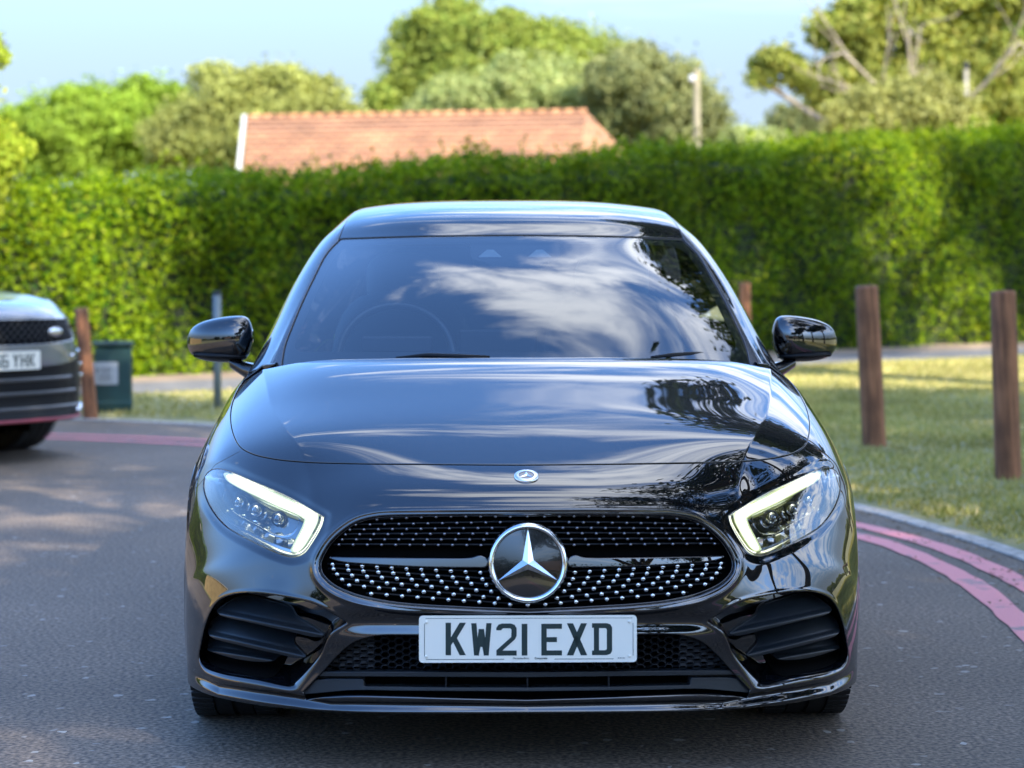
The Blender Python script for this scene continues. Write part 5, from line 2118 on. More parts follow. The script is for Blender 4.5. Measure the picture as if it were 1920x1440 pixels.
# slim grey sign pole
d = 18.2; x, y, _ = at(407, d); zb = float(lawn_z(np.array([[x, y]]))[0])
top = CAMZ - (550 - HOR) * d / FPX
sp_e = empty('sign_pole', (x, y, zb), 0, 'slim grey steel pole in the grass behind the left mirror', 'pole')
mb = MB(); mb.tube([(0, 0, -.1), (0, 0, top - zb)], .032, 16)
mb.build('tube', pmat('galvanised', (.17, .20, .20), .5, .2, noise=.1), sp_e, smooth=True)
mb = MB(); mb.lathe([(top - zb - .01, .034), (top - zb + .012, .033), (top - zb + .018, .02), (top - zb + .019, .001)], (0, 0, 0), 'Z', 16)
mb.build('cap', M['matte_black'], sp_e, smooth=True)


# poles behind the hedge
def pole(px_b, px_t, d, top_py, r_px, label, matl, lamp=None, zb=0.0):
    x, y, _ = at(px_b, d)
    h = CAMZ - (top_py - HOR) * d / FPX
    e = empty('utility_pole' if not lamp else 'lamp_post', (x, y, zb), 0, label, 'pole')
    dx = (px_t - px_b) * d / FPX
    r = r_px * d / FPX
    mb = MB(); mb.tube([(0, 0, -.3), (dx * .5, 0, h * .5), (dx, 0, h)], [r * 1.1, r, r * .85], 14)
    mb.build('shaft', matl, e, smooth=True)
    if lamp:
        mb = MB()
        q0 = Vector((dx, 0, CAMZ - (150 - HOR) * d / FPX))
        mb.tube([q0, q0 + Vector((-.09, -.03, .03)), q0 + Vector((-.14, -.03, .02))], .02, 8)
        mb.build('bracket', M['galv'] if 'galv' in M else M['satin'], e, smooth=True)
        mb = MB()
        ellipsoid(mb, q0 + Vector((-.09, -.05, .0)), (.06, .06, .07), p=2.4)
        mb.build('lamp_head', pmat('lamp_white', (.42, .44, .46), .35), e, smooth=True)
    else:
        mb = MB(); mb.lathe([(h - .1, r * 1.15), (h + .02, r * 1.15), (h + .05, r * .6), (h + .051, .001)], (dx, 0, 0), 'Z', 14)
        mb.build('cap', M['matte_black'], e, smooth=True)
    return e


M['pole_w'] = pmat('weathered_pole', (.20, .175, .11), .8, noise=.2, nscale=4, bump=.2)
M['pole_c'] = pmat('pale_concrete_pole', (.27, .25, .2), .8, noise=.15, nscale=4)
pole(1309, 1304, 42, 132, 7.0, 'weathered wooden pole with a white lamp, between the rounded trees', M['pole_w'], lamp=True)
pole(1817, 1806, 44, 122, 4.6, 'pale slim leaning pole in front of the straggly tree with bare limbs', M['pole_c'])

# ------------------------------------------------------------------ bungalow behind the hedge
hd = 44.0
xl = (466 - 960) / FPX * hd; xr = (1215 - 960) / FPX * (hd - 5)
zr_l = CAMZ - (222 - HOR) * hd / FPX; zr_r = CAMZ - (207 - HOR) * (hd - 3.5) / FPX
house = empty('bungalow', (xl, hd, 0), 0, 'low house with an orange tiled roof rising behind the hedge', 'house')
yaw = math.atan2(-3.6, xr - xl)
house.rotation_euler = (0, 0, yaw * .55)
Lh = (xr - xl) / math.cos(yaw * .55)
M['tile'] = None


def tile_mat():
    m, t, o = mat_new('orange_roof_tiles')
    tcn = nd(t, 'ShaderNodeTexCoord')
    br = nd(t, 'ShaderNodeTexBrick')
    br.inputs['Scale'].default_value = 1.0
    br.inputs['Color1'].default_value = (.43, .22, .10, 1); br.inputs['Color2'].default_value = (.33, .155, .07, 1)
    br.inputs['Mortar'].default_value = (.16, .075, .045, 1)
    br.inputs['Mortar Size'].default_value = .018
    br.inputs['Brick Width'].default_value = .26; br.inputs['Row Height'].default_value = .17
    lk(t, tcn.outputs['Object'], br.inputs['Vector'])
    n = nd(t, 'ShaderNodeTexNoise'); n.inputs['Scale'].default_value = 1.1; n.inputs['Detail'].default_value = 8
    lk(t, tcn.outputs['Object'], n.inputs['Vector'])
    mr = nd(t, 'ShaderNodeMapRange'); mr.inputs['From Min'].default_value = .3; mr.inputs['From Max'].default_value = .7; mr.inputs['To Min'].default_value = .72; mr.inputs['To Max'].default_value = 1.25
    lk(t, n.outputs['Fac'], mr.inputs['Value'])
    sc = nd(t, 'ShaderNodeVectorMath', operation='SCALE'); lk(t, br.outputs['Color'], sc.inputs[0]); lk(t, mr.outputs[0], sc.inputs['Scale'])
    b = nd(t, 'ShaderNodeBsdfPrincipled'); b.inputs['Roughness'].default_value = .8
    lk(t, sc.outputs[0], b.inputs['Base Color'])
    bp = nd(t, 'ShaderNodeBump'); bp.inputs['Strength'].default_value = .8; bp.inputs['Distance'].default_value = .03
    lk(t, br.outputs['Fac'], bp.inputs['Height']); bp.invert = True
    lk(t, bp.outputs[0], b.inputs['Normal'])
    lk(t, b.outputs[0], o.inputs[0])
    return m


M['tile'] = tile_mat()
M['hwall'] = pmat('house_render', (.55, .50, .42), .85, noise=.08)
M['white'] = pmat('white_paint', (.78, .77, .73), .5)
M['barge'] = pmat('weathered_white_board', (.50, .49, .45), .6)
zr = zr_l
dep, eav = 4.2, 2.5
mb = MB()
# roof slab in house-local coordinates: ridge along x at y=0, front slope to y=-dep
slope = math.atan2(zr - eav, dep); sl_len = math.hypot(dep, zr - eav)
for sgn in (-1, 1):
    Rm = Matrix.Translation((0, 0, zr)) @ Matrix.Rotation(-sgn * slope, 4, 'X')
    rows_t = 13
    for k in range(rows_t):
        y0 = k * sl_len / rows_t; y1 = (k + 1) * sl_len / rows_t + .03
        hip0, hip1 = y0 * .22, y1 * .22
        g0, g1 = y0 * .34, y1 * .34
        lz = .035
        v = [(g0, sgn * y0, 0), (Lh - 1.0 + hip0 * .8, sgn * y0, 0), (Lh - 1.0 + hip1 * .8, sgn * y1, lz), (g1, sgn * y1, lz),
             (g0, sgn * y0, -.05), (Lh - 1.0 + hip0 * .8, sgn * y0, -.05), (Lh - 1.0 + hip1 * .8, sgn * y1, lz - .05), (g1, sgn * y1, lz - .05)]
        v = [Rm @ Vector(p) for p in v]
        mb.add(v, [(0, 1, 2, 3), (4, 7, 6, 5), (2, 6, 7, 3), (0, 4, 5, 1), (0, 3, 7, 4), (1, 5, 6, 2)])
# hipped end
e0 = Lh - 1.0; e1 = Lh - 1.0 + sl_len * .22 * .8
mb.add([(e0, 0, zr + .02), (e1, -dep, eav + .02), (e1, dep, eav + .02)], [(0, 1, 2)])
roof_h = mb.build('roof', M['tile'], house)
mb = MB()
for k in range(26):
    x0 = k * (Lh - 1.0) / 26
    mb.tube([(x0, 0, zr + .01), (x0 + (Lh - 1.0) / 26 + .02, 0, zr + .02)], [.05, .055], 10)
mb.build('ridge_tiles', M['tile'], roof_h, smooth=True)
mb = MB()
for sgn in (-1, 1):
    a = Vector((-.06, 0, zr + .02)); b2 = Vector((-.06 + sl_len * .34, sgn * dep * 1.03, eav - .02))
    n_ = (b2 - a).normalized(); u2 = Vector((0, -n_.z * sgn, n_.y * sgn)) if False else Vector((0, 0, 1))
    mb.add([a + Vector((x, 0, z)) for x in (-.04, .04) for z in (-.12, .04)] + [b2 + Vector((x, 0, z)) for x in (-.04, .04) for z in (-.12, .04)],
           [(0, 1, 3, 2), (4, 6, 7, 5), (0, 4, 5, 1), (2, 3, 7, 6), (0, 2, 6, 4), (1, 5, 7, 3)])
mb.build('bargeboard', M['barge'], house)
mb = MB()
mb.box((Lh / 2 + .6, 0, eav / 2), (Lh - 2.2, dep * 1.7, eav))
mb.add([(1.6, -dep * .85, eav), (1.6, dep * .85, eav), (.4, 0, zr - .25), (1.9, -dep * .85, eav), (1.9, dep * .85, eav), (.9, 0, zr - .25)], [(0, 1, 2), (3, 5, 4), (0, 2, 5, 3), (1, 4, 5, 2)])
mb.build('wall', M['hwall'], house)
for wx in (1.4, 3.6, 5.6):
    mb = MB(); mb.box((wx, -dep * .85 - .02, 1.45), (1.2, .08, 1.1), bev=.01)
    w_ = mb.build('window', M['white'], house)
    mb = MB()
    for s_ in (-.29, .29): mb.box((wx + s_, -dep * .85 - .062, 1.45), (.5, .01, .95))
    mb.build('pane', M['gloss_black'], w_)

# ------------------------------------------------------------------ trees
M['f_bright'] = leaf_mat('bright_leaves', (.14, .23, .022), (.28, .39, .045), .35)
M['f_olive'] = leaf_mat('olive_leaves', (.18, .21, .06), (.36, .38, .11), .3)
M['f_mid'] = leaf_mat('mid_green_leaves', (.13, .20, .035), (.32, .37, .075), .35, c3=(.22, .20, .05))
M['f_pale'] = leaf_mat('pale_leaves', (.18, .24, .08), (.38, .42, .17), .3)
M['f_grey'] = leaf_mat('grey_green_leaves', (.12, .15, .06), (.27, .28, .11), .25)
M['f_yellow'] = leaf_mat('yellow_leaves', (.22, .32, .03), (.42, .47, .05), .45)
M['f_straw'] = leaf_mat('straw_leaves', (.20, .22, .06), (.38, .38, .13), .3)
M['f_dark'] = leaf_mat('dark_leaves', (.018, .035, .010), (.045, .070, .016), .25)


M['f_pale2'] = leaf_mat('airy_leaves', (.16, .21, .04), (.36, .38, .09), .4, c3=(.40, .34, .10))


def S(px_c, d, top, bot, half, dy=0.0):
    """crown mass from its place and size in the view at distance d: returns x, z, rx, rz"""
    x = (px_c - 960) / FPX * d
    zt = CAMZ - (top - HOR) * d / FPX; zb = CAMZ - (bot - HOR) * d / FPX
    return x, (zt + zb) / 2, half * d / FPX, (zt - zb) / 2


def bgtree(label, d, masses, n, ls, mat, px0, trunk_r=.2, **kw):
    n = int(n * 2.3); ls *= .86
    masses = [(a, t_ - 8, b_ + 6, h_ * 1.14) for a, t_, b_, h_ in masses]
    kw.setdefault('clump', .0075 * d)
    x0 = (px0 - 960) / FPX * d
    bl = []
    for (pc, t_, b_, h_) in masses:
        x, z, rx, rz = S(pc, d, t_, b_, h_)
        bl.append((x - x0, rng.uniform(-.3, .3) * rx, z, rx, rx * .8, rz))
    th = min(b[2] for b in bl)
    return tree(label, (x0, d, 0), bl, n, ls, mat, max(1.2, th * .9), trunk_r, **kw)


bgtree('bright green rounded tree above the hedge, farthest left of the crowns', 72, [(120, 185, 330, 90), (210, 160, 320, 90), (285, 155, 330, 60), (70, 225, 330, 45)], 15000, .24, M['f_bright'], 180)
bgtree('olive green spreading tree standing left of the orange roof', 66, [(430, 140, 300, 80), (520, 125, 260, 65), (590, 165, 290, 60), (345, 200, 320, 60), (640, 190, 300, 36), (480, 220, 330, 110)], 21000, .20, M['f_olive'], 480)
bgtree('tallest tree rising behind the orange roof with a ragged left side', 88, [(840, 5, 130, 80), (920, 40, 190, 90), (1000, 45, 200, 80), (1080, 60, 210, 80), (1150, 80, 210, 60), (790, 90, 190, 42), (722, 160, 222, 34), (860, 120, 240, 80), (745, 85, 125, 14)], 27000, .26, M['f_mid'], 900, .3)
bgtree('pale green bushy tree just above the middle of the orange roof', 64, [(880, 155, 250, 70), (960, 130, 250, 70), (1040, 118, 250, 70), (820, 185, 250, 45)], 17000, .18, M['f_pale'], 960)
bgtree('grey green domed tree right of the orange roof behind the lamp pole', 62, [(1180, 100, 230, 70), (1240, 115, 260, 75), (1290, 165, 290, 60), (1335, 215, 300, 36), (1150, 160, 290, 55)], 20000, .18, M['f_grey'], 1220)
rt = bgtree('straggly tree with pale bare limbs at the right, taller than the frame', 46, [(1590, 20, 120, 60), (1680, -40, 70, 80), (1780, -60, 60, 90), (1880, -70, 40, 70), (1860, 60, 150, 50), (1600, 100, 200, 70), (1545, 130, 200, 26), (1450, 100, 150, 30), (1490, 118, 160, 16), (1750, 60, 130, 50), (1700, 100, 150, 40), (1905, 150, 230, 40), (1420, 140, 165, 14), (1660, 130, 230, 60), (1750, 120, 220, 60), (1820, 100, 210, 50), (1700, 10, 90, 70)], 27000, .17, M['f_pale2'], 1715, .2, bark=BARK_PALE)
d = 44.6; x0 = (1715 - 960) / FPX * 46


def lp(px_, py_, dd=0.0):
    return ((px_ - 960) / FPX * (d + dd) - x0, d + dd - 46, CAMZ - (py_ - HOR) * (d + dd) / FPX)




def branchy(mb, p, d, length, r, depth):
    """a limb that bends and forks"""
    n = 5
    pts = [Vector(p)]; dd = Vector(d).normalized()
    for k in range(n):
        dd = (dd + Vector(rng.normal(size=3)) * .13 + Vector((0, 0, .04))).normalized()
        pts.append(pts[-1] + dd * length / n)
    mb.tube(pts, [r * (1 - .5 * k / n) for k in range(n + 1)], 8 if r > .03 else 5)
    if depth > 0:
        for k in (2, 4, 5):
            q = (dd + Vector(rng.normal(size=3)) * .55).normalized()
            branchy(mb, pts[k], q, length * .62, r * .55, depth - 1)


for (a, b_, r_) in ((lp(1700, 262), lp(1672, 175), .06), (lp(1690, 262), lp(1625, 70), .05), (lp(1706, 262), lp(1760, 60), .05), (lp(1672, 190), lp(1590, 150), .04), (lp(1740, 230), lp(1925, 112), .045), (lp(1660, 175), lp(1560, 165), .035)):
    mb = MB(); v_ = Vector(b_) - Vector(a)
    branchy(mb, a, v_, v_.length, r_, 2)
    mb.build('limb', BARK_PALE, rt, smooth=True)
bgtree('straw coloured shrub below the bare limbs of the straggly tree', 43, [(1650, 165, 260, 60), (1720, 150, 260, 60), (1780, 185, 260, 45), (1590, 195, 265, 36)], 13000, .12, M['f_straw'], 1690, .1, name='shrub', cat='shrub')
bgtree('dark bushy tree at the foot of the sky gap right of the lamp pole', 58, [(1500, 205, 290, 45), (1550, 190, 290, 45)], 7000, .16, M['f_grey'], 1520, .12)
bgtree('low pale green bush between the lamp pole and the dark bushy tree', 56, [(1400, 255, 300, 40), (1440, 258, 300, 30)], 4000, .14, M['f_pale'], 1420, .08, name='shrub', cat='shrub')
bgtree('yellow leaved bush standing at the left edge in front of the hedge', 22.0, [(-75, 215, 420, 78), (-20, 235, 340, 42), (-90, 120, 260, 70), (-14, 75, 120, 16)], 9000, .085, M['f_yellow'], -60, .06, name='shrub', cat='shrub')
bgtree('deep green tree at the right edge behind the straggly tree', 55, [(1900, 60, 260, 80), (1960, 20, 260, 90), (1840, 130, 260, 40)], 9000, .2, M['f_mid'], 1940)

# unseen trees, crown masses placed so their shade falls on car, lawn and hedge
def shade(label, x, y, blobs, n, ls=.16, mat='f_dark', th=4.0):
    return tree(label, (x, y, 0), blobs, n, ls, M[mat], th, .28, clump=.55)


shade('dark oak on the right verge just outside the frame, shading the black hatchback', 6.6, -.6,
      [(-3.2, 4.0, 7.0, 1.5, .9, .5), (-2.55, .05, 7.0, 1.2, .9, .5), (-.1, -.6, 7.4, 2.1, 2.4, 1.5), (-.3, 2.0, 6.9, 1.4, 1.8, 1.0), (-2.3, 5.5, 6.8, 1.3, 1.2, .9), (.9, -1.8, 6.8, 2.0, 2.0, 1.4), (1.1, .6, 8.6, 1.8, 2.0, 1.2), (-1.0, -3.2, 7.4, 1.8, 1.8, 1.3), (-2.0, 7.0, 7.2, 1.5, 1.5, .9)], 34000, th=5)  # flat masses added to darken spots of road round a sunlit gap
shade('added unseen low tree behind the photographer, put there to shade the near road', 4.6, -9.4,
      [(-.8, .6, 5.2, 2.1, 2.0, 1.2), (-2.6, -1.2, 5.2, 1.8, 1.9, 1.1), (1.0, 2.6, 4.9, 1.9, 1.9, 1.2), (.4, -1.6, 5.8, 1.8, 1.8, 1.0)], 20000, .16, th=3.4)  # added crown, out of view, that darkens the near road
shade('dark oak farther back on the right verge, behind the photographer', 9.0, -8.5,
      [(0, 0, 7.2, 3.0, 3.0, 2.3), (-1.8, 1.2, 6.2, 2.0, 1.9, 1.5), (1.8, -1, 6.4, 2.0, 2.0, 1.6), (.2, .4, 9.4, 2.0, 2.0, 1.5)], 20000, .2)
shade('tall spreading tree right of the lawn outside the frame, shading the hedge', 7.6, 16.6,
      [(-1.0, .6, 9.0, 2.8, 3.0, 1.8), (-3.0, -.2, 8.2, 2.0, 2.0, 1.3), (-4.7, -.7, 7.7, 1.1, 1.2, 1.0), (1.5, 1.4, 8.4, 2.2, 2.2, 1.5), (-.3, .4, 10.8, 2.0, 2.0, 1.2), (-.8, -2.2, 8.0, 1.8, 1.8, 1.2)], 30000, .19, th=6.0)
shade('loose crowned tree right of the lawn outside the frame, dappling the grass', 9.6, 6.6,
      [(-.4, 0, 7.0, 2.6, 2.6, 1.6), (-2.4, 1.6, 6.4, 1.6, 1.7, 1.0), (1.0, 2.6, 7.0, 1.8, 1.8, 1.2), (-.8, -2.4, 7.2, 1.6, 1.5, 1.0), (-1.2, 4.2, 6.6, 1.5, 1.4, .9), (-6.6, 2.4, 7.4, 1.5, 1.6, .7), (-6.9, -.6, 7.3, 1.5, 1.7, .7)], 20000, .2, th=4.8)  # last two masses added far from the trunk to shade bin and off-roader
shade('slim leaning tree beside the kerb on the right outside the frame, shading the near grass', 9.4, 1.6,
      [(.2, .2, 6.6, 2.2, 2.4, 1.3), (1.4, 3.6, 6.6, 1.9, 1.9, 1.2), (2.6, .8, 7.0, 1.8, 1.8, 1.2)], 16000, .19, th=4.8)
shade('low branched tree at the far right of the lawn, throwing dappled light on the hedge', 12.2, 19.6,
      [(-1.9, -.9, 7.4, 1.1, 1.1, .8), (1.0, 1.2, 9.2, 1.3, 1.3, .9), (.2, -1.2, 6.0, 1.1, 1.0, .7), (2.6, -.4, 7.6, 1.4, 1.4, 1.0), (-2.6, 1.9, 6.2, 1.0, 0.9, .4)], 8500, .2, th=5.0)
# distant line of trees and houses behind the photographer, seen only in the paintwork
for i, (x, y, hh, w_) in enumerate(((-30, -46, 8, 6), (-19, -50, 9.5, 6.5), (-7, -48, 7.5, 5.5), (5, -52, 9, 6), (17, -46, 11, 7), (29, -40, 12, 7), (-40, -34, 9, 6))):
    tree(['rounded tree across the road behind the photographer, first of seven counted from the west', 'rounded tree across the road behind the photographer, second of seven counted from the west',
          'rounded tree across the road behind the photographer, third of seven counted from the west', 'rounded tree across the road behind the photographer, fourth of seven counted from the west',
          'rounded tree across the road behind the photographer, fifth of seven counted from the west', 'rounded tree across the road behind the photographer, sixth of seven counted from the west',
          'rounded tree across the road behind the photographer, standing farthest west by itself'][i], (x, y, 0),
         [(0, 0, hh * .55, w_, w_, hh * .42), (w_ * .5, .5, hh * .4, w_ * .6, w_ * .6, hh * .3), (-w_ * .5, -.5, hh * .45, w_ * .6, w_ * .6, hh * .3)], 2600, .7, M['f_dark'], hh * .4, .3, group='trees across the road behind the photographer', clump=1.3)


def small_house(label, x, y, rz, L, D, eave, ridge, wall, n_win=3):
    e = empty('house', (x, y, 0), rz, label, 'house')
    mb = MB(); mb.box((0, 0, eave / 2), (L, D, eave))
    mb.add([(sx * L / 2 * .998, sy * D / 2, eave) for sx in (-1, 1) for sy in (-1, 1)] + [(-L / 2 * .998, 0, ridge - .1), (L / 2 * .998, 0, ridge - .1)], [(0, 1, 4), (2, 5, 3)])
    mb.build('wall', wall, e)
    mb = MB()
    for sgn in (-1, 1):
        q = [(-L / 2 - .3, 0, ridge), (L / 2 + .3, 0, ridge), (L / 2 + .3, sgn * (D / 2 + .4), eave - .15), (-L / 2 - .3, sgn * (D / 2 + .4), eave - .15)]
        mb.add(q + [(a, b_, c_ - .12) for a, b_, c_ in q], [(0, 1, 2, 3), (4, 7, 6, 5), (2, 6, 7, 3), (0, 4, 5, 1), (0, 3, 7, 4), (1, 5, 6, 2)])
    mb.build('roof', M['tile'], e)
    for k in range(n_win):
        wx = (k - (n_win - 1) / 2) * L / n_win
        mb = MB(); mb.box((wx, -D / 2 - .03, eave * .55), (1.3, .1, 1.2), bev=.01)
        w_ = mb.build('window', M['white'], e)
        mb = MB()
        for s2 in (-.31, .31): mb.box((wx + s2, -D / 2 - .085, eave * .55), (.55, .02, 1.05))
        mb.build('pane', M['gloss_black'], w_)
    return e


M['brick'] = pmat('yellow_brick', (.50, .36, .18), .9, noise=.2, nscale=3)
gw = empty('garden_wall', (-12.2, 9.5, 0), R(90), 'yellow brick garden wall left of the road outside the frame', 'wall')
mb = MB(); mb.box((0, 0, .7), (9, .22, 1.4)); mb.build('brickwork', M['brick'], gw)
mb = MB(); mb.box((0, 0, 1.435), (9.1, .30, .07), bev=.01); mb.build('coping', M['hwall'], gw)
small_house('rendered bungalow across the road behind the photographer on the left', -14, -32, R(170), 12, 7, 2.7, 5.2, M['hwall'])
small_house('yellow brick bungalow behind the photographer on the right', 12, -34, R(185), 12, 7, 2.7, 5.2, M['brick'])
vg = mk('verge', [(-22, -30, .02), (-9.6, -30, .02), (-9.3, 6, .02), (-9.8, 15, .02), (-14, 18.5, .02), (-30, 19, .02)], [(0, 1, 2, 3, 4, 5)], M['lawn'], smooth=False)
vg['kind'] = 'structure'

# ------------------------------------------------------------------ silver off-roader coming round the bend
SUV_O = np.array([-3.06, 13.62, 0.0]); SUV_A = R(52)
suv = empty('off_road_car', tuple(SUV_O), SUV_A, 'silver off-road car with black lower bumper, half out of the frame beside the hedge', 'car')
MAPZ = ([0, .165, .30, .46, .56, .635, .74, .93, .967, 1.2, 1.44], [.20, .25, .40, .62, .74, .88, .985, 1.06, 1.09, 1.40, 1.68])


def to_suv(G):
    H = G.copy()
    H[:, :, 0] *= 1.10
    H[:, :, 1] = np.where(G[:, :, 1] < .7, G[:, :, 1] * 1.15, .805 + (G[:, :, 1] - .7) * 1.04)
    H[:, :, 2] = np.interp(G[:, :, 2], *MAPZ)
    return H


sus = seg_params([3, 4, 6, 8, 8, 8, 8, 8, 6, 6, 6, 6, 6, 6, 6, 6, 5] + [3] * (NR - 18))
svs = seg_params([10, 10, 8, 5, 5, 5, 6, 8, 8, 6, 5, 4])
SG = to_suv(net_eval(NETF, sus, svs)); SG[:, 0, 0] = 0
# a blunter, more upright nose than the hatchback's
zz = SG[:, :, 2]
SG[:, :, 1] += np.where((SG[:, :, 1] < .5) & (zz > .55), -np.clip((zz - .55) * .22, 0, .075) * (1 - sstep(.15, .45, SG[:, :, 1])), 0)
SB = grid_mesh(SG, sus, svs, SUV_O, SUV_A)
SGG = to_suv(net_eval(GNF, seg_params([8, 8, 8, 6, 6, 5, 4, 4, 3, 3, 3, 3, 3]), seg_params([8, 8, 8, 5, 6, 6, 5, 4]))); SGG[:, 0, 0] = 0
SGR = grid_mesh(SGG, seg_params([8, 8, 8, 6, 6, 5, 4, 4, 3, 3, 3, 3, 3]), seg_params([8, 8, 8, 5, 6, 6, 5, 4]), SUV_O, SUV_A)
M['silver'] = pmat('silver_paint', (.24, .255, .28), .25, .5, 1.0, .03, 1.5)
M['mesh_dark'] = pmat('dark_mesh', (.02, .022, .026), .4, .3)


def sxz(mesh, poly):
    A = mesh[0]
    return np.where(A[:, 9] < 13, sdf(poly, -A[:, 0], A[:, 2]) * 1000, -500)


PG = spline_closed([(-.2, .885, 1), (.70, .875, 1), (.745, .86), (.70, .74, 1), (.3, .725), (-.2, .725, 1)], .05)
PB = spline_closed([(-.2, .60, 1), (.50, .60), (.76, .65), (.84, .72), (1.2, .76, 1), (1.2, .0, 1), (-.2, .0, 1)], .05)
PLm = spline_closed([(.715, .885, 1), (.80, .90), (.96, .905, 1), (.96, .83), (.90, .80), (.73, .80, 1)], .03)
body = clip(SB, -sxz(SB, PG)); body = flange(body, .05, .006, (0, 1, 0))
body = clip(body, -sxz(body, PB)); body = flange(body, .02, .003)
body = clip(body, -sxz(body, PLm))
A = body[0]
body = clip(body, np.where((A[:, 9] > 16.2) & (A[:, 9] < 27.5), -A[:, 0] - 0.76, 1.0))
put_sym('body', body, M['silver'], suv)
lowb = clip(SB, sxz(SB, PB))
put_sym('lower_bumper', lowb, M['matte_black'], suv)
gm = clip(SB, sxz(SB, PG)); gA = gm[0].copy(); gA[:, 1] += .03
sg = put_sym('radiator_grille', (gA, gm[1]), M['deep'], suv)


def suv_y(x, z):
    A = SB[0]
    m = np.where(A[:, 9] < 13)[0]
    d_ = (A[m, 0] + abs(x)) ** 2 + (A[m, 2] - z) ** 2
    return float(A[m[np.argmin(d_)], 1])


mb = MB()
for k in range(-14, 15):
    for sgn in (-1, 1):
        p = []
        for t in np.linspace(0, 1, 5):
            x = k * .056 + sgn * .075 * (t * 2 - 1); z = .735 + .135 * t
            if abs(x) > .70: continue
            p.append((x, suv_y(x, z) + .012, z))
        if len(p) > 1: mb.tube(p, .0055, 5)
mb.build('grille_mesh', M['mesh_dark'], sg, smooth=True)
mb = MB()
ellipsoid(mb, (.42, suv_y(.42, .80) - .004, .80), (.055, .008, .028)); mb.build('bright_oval', M['satin'], sg, smooth=True)  # small bright satin oval set on the grille mesh
lm = clip(SB, sxz(SB, PLm))
for m_ in (lm, mirror(lm)):
    hl_ = put('headlamp', m_, M['lens'], suv)
    a_, t_ = m_; a_ = a_.copy(); a_[:, 1] += .03
    put('lamp_bowl', (a_, t_), M['satin'], hl_)
# horizontal blades across the lower intake
for z, xx, h in ((.515, .60, .022), (.43, .66, .022), (.335, .72, .024)):
    mb = MB()
    pts = [(x, suv_y(x, z) - .012, z) for x in np.linspace(-xx, xx, 15)]
    for dz in (-h / 2, h / 2):
        pass
    v = []
    for p in pts:
        v += [(p[0], p[1], p[2] - h / 2), (p[0], p[1] - .008, p[2] + h / 2 * .2), (p[0], p[1], p[2] + h / 2), (p[0], p[1] + .04, p[2])]
    f_ = [(4 * i + a, 4 * i + (a + 1) % 4, 4 * i + 4 + (a + 1) % 4, 4 * i + 4 + a) for i in range(14) for a in range(4)]
    mb.add(v, f_)
    mb.build('intake_blade', pmat('grey_blade', (.10, .105, .11), .35), suv, smooth=False)
for sx in (-1, 1):
    mb = MB()
    for z in (.58, .51):
        mb.box((sx * .83, suv_y(.83, z) - .006, z), (.10, .02, .022), Matrix.Rotation(sx * R(40), 3, 'Z'), bev=.006)
    mb.build('side_blade', M['satin'], suv, auto=30)
    mb = MB()
    mb.tube([(sx * .60, suv_y(.60, .645) - .008, .645), (sx * .80, suv_y(.8, .668) - .008, .668), (sx * .93, suv_y(.93, .70) - .006, .70)], .009, 8)
    mb.build('bumper_strip', M['satin'], suv, smooth=True)
    mb = MB()
    mb.tube([(sx * .70, suv_y(.70, .30) - .01, .30), (sx * .86, suv_y(.86, .31) - .01, .31), (sx * .95, suv_y(.95, .36) + .0, .37)], .022, 8)
    mb.build('skid_trim', M['satin'], suv, smooth=True)
mb = MB()
mb.tube([(x, suv_y(x, .262) - .008, .262) for x in np.linspace(-.9, .9, 25)], .011, 8)
mb.build('red_valance_strip', pmat('dull_red_trim', (.30, .05, .07), .4), suv, smooth=True)
glass = clip(SGR, np.minimum(3.0 - SGR[0][:, 9], SGR[0][:, 0] + np.interp(SGR[0][:, 9], [0, 3], [.76, .60])))
put_sym('windscreen', glass, M['glass'], suv)
ga = SGR[0]
f_s = np.where(ga[:, 8] > 4.6, np.minimum.reduce([np.interp(ga[:, 1], [1.6, 2.0, 2.3, 3.4, 3.8], [1.08, 1.35, 1.50, 1.50, 1.38]) - ga[:, 2], ga[:, 2] - 1.10, ga[:, 1] - 1.65, 3.75 - ga[:, 1]]), -1)
sgl = clip(SGR, f_s * 1000)
for m_ in (sgl, mirror(sgl)): put('side_window', m_, M['sideglass'], suv)
rf = clip(SGR, -f_s * 1000)
rf = clip(rf, -np.minimum(3.0 - rf[0][:, 9], rf[0][:, 0] + np.interp(rf[0][:, 9], [0, 3], [.76, .60])))
put_sym('roof', rf, M['gloss_black'], suv)
mb = MB(); mb.box((0, 2.9, .75), (1.6, 3.4, .5)); mb.box((0, 2.6, .35), (1.6, 3.9, .25)); mb.box((0, .9, .55), (1.2, 1.2, .5))
mb.build('cabin_floor', M['deep'], suv)
for sx in (-1, 1):
    for ay in (.97, 3.79):
        wheel(suv, sx * .86, ay, .375, .245, sx)
        mb = MB()
        for k in range(16):
            a0, a1 = R(-25) + R(230) * k / 16, R(-25) + R(230) * (k + 1) / 16
            mb.add([(sx * x, ay + .45 * math.cos(a), .42 + .45 * math.sin(a)) for (a, x) in ((a0, .66), (a1, .66), (a1, .955), (a0, .955))], [(0, 1, 2, 3)])
        mb.box((sx * .65, ay, .5), (.01, .9, .7))
        mb.build('arch_liner', M['deep'], suv)
pe = empty('number_plate', (0, suv_y(0, .635) - .03, .635)); pe.parent = suv
mb = MB(); mb.prism(rrect(.520, .112, .008), 0, .008); mb.build('plate_panel', M['plate'], pe)
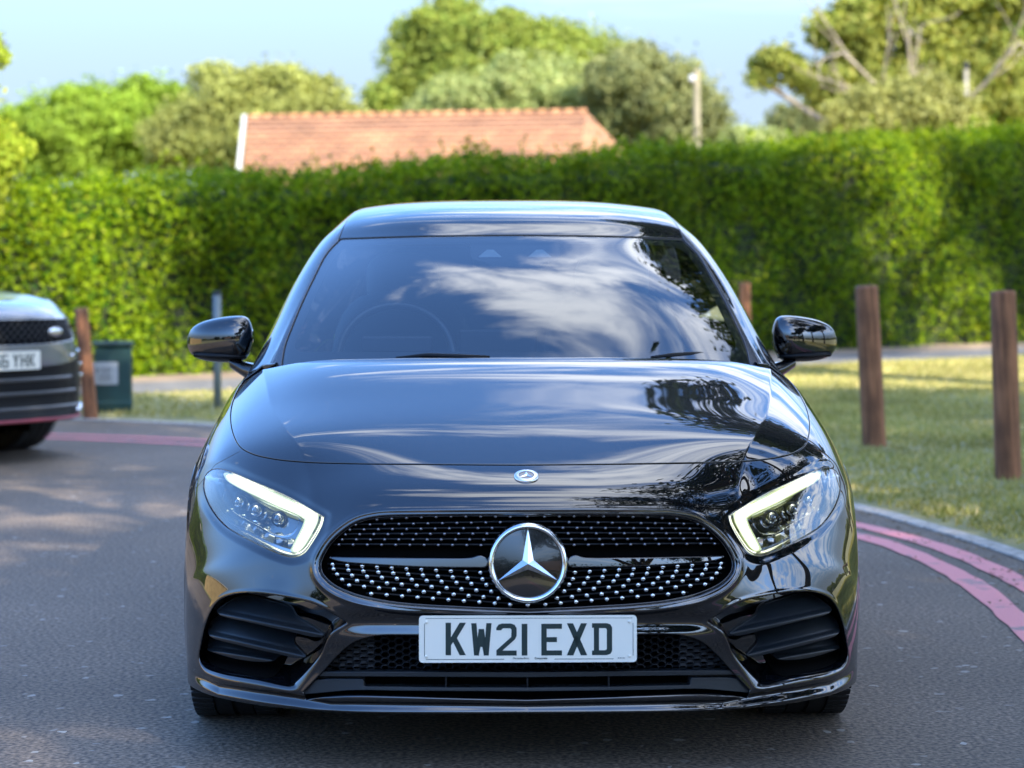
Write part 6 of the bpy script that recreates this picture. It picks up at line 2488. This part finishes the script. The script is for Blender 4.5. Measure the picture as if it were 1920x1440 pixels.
# the stamped characters
CH = {
    'P': [[(0, 0), (14, 0), (14, 79), (0, 79)], [(14, 66), (50, 66), (50, 79), (14, 79)], [(37, 45), (50, 45), (50, 66), (37, 66)], [(14, 34), (50, 34), (50, 46), (14, 46)]],
    'L': [[(0, 0), (14, 0), (14, 79), (0, 79)], [(14, 0), (50, 0), (50, 13), (14, 13)]],
    '6': [[(0, 0), (13, 0), (13, 79), (0, 79)], [(13, 0), (50, 0), (50, 12), (13, 12)], [(37, 12), (50, 12), (50, 46), (37, 46)], [(13, 34), (37, 34), (37, 46), (13, 46)], [(13, 67), (50, 67), (50, 79), (13, 79)]],
    'Y': [[(18, 0), (32, 0), (32, 36), (18, 36)], [(0, 79), (15, 79), (30, 36), (18, 36)], [(35, 79), (50, 79), (32, 36), (20, 36)]],
    'H': [[(0, 0), (14, 0), (14, 79), (0, 79)], [(36, 0), (50, 0), (50, 79), (36, 79)], [(14, 34), (36, 34), (36, 46), (14, 46)]],
    'K': [[(0, 0), (14, 0), (14, 79), (0, 79)], [(14, 34), (34, 79), (50, 79), (24, 34)], [(14, 44), (26, 44), (50, 0), (34, 0)]],
}
mb = MB(); cxp = -.5 * .001 * (7 * 50 + 5 * 11 + 33)
for ch in 'PL66 YHK':
    if ch == ' ':
        cxp += .022; continue
    for pl in CH[ch]:
        mb.prism([(cxp + a * .001, (b_ - 39.5) * .001) for a, b_ in pl], -.0008, 0)
    cxp += .061
mb.build('lettering', M['ink'], pe)
for sx in (-1, 1):
    mb = MB(); ellipsoid(mb, (sx * 1.03, 1.80, 1.13), (.12, .09, .085), p=2.6)
    dm = mb.build('door_mirror', M['gloss_black'], suv, smooth=True)
    mb = MB(); mb.tube([(sx * .88, 1.78, 1.04), (sx * .97, 1.79, 1.07)], .025, 8); mb.build('mirror_arm', M['matte_black'], dm, smooth=True)

# ------------------------------------------------------------------ far ring of woodland that closes the horizon
n = 30000
a = rng.uniform(0, 2 * np.pi, n)
rad = 128 + 10 * np.sin(a * 5) + rng.normal(size=n) * 2.5
ht = 5.4 + 1.3 * np.sin(a * 23 + 1) + .9 * np.sin(a * 57) + .5 * np.sin(a * 131)
z = ht * rng.uniform(0, 1, n) ** .8
P = np.column_stack([rad * np.cos(a), 20 + rad * np.sin(a), z])
V, F = leaves(P, 1.5, np.column_stack([-np.cos(a), -np.sin(a), np.full(n, .4)]), up=.2, jitter=.6, aspect=.7)
tl_ = mk('distant_woodland', V, F, M['f_grey'], None, False)
tag(tl_, 'far belt of woodland along the horizon', 'woodland', kind='stuff')
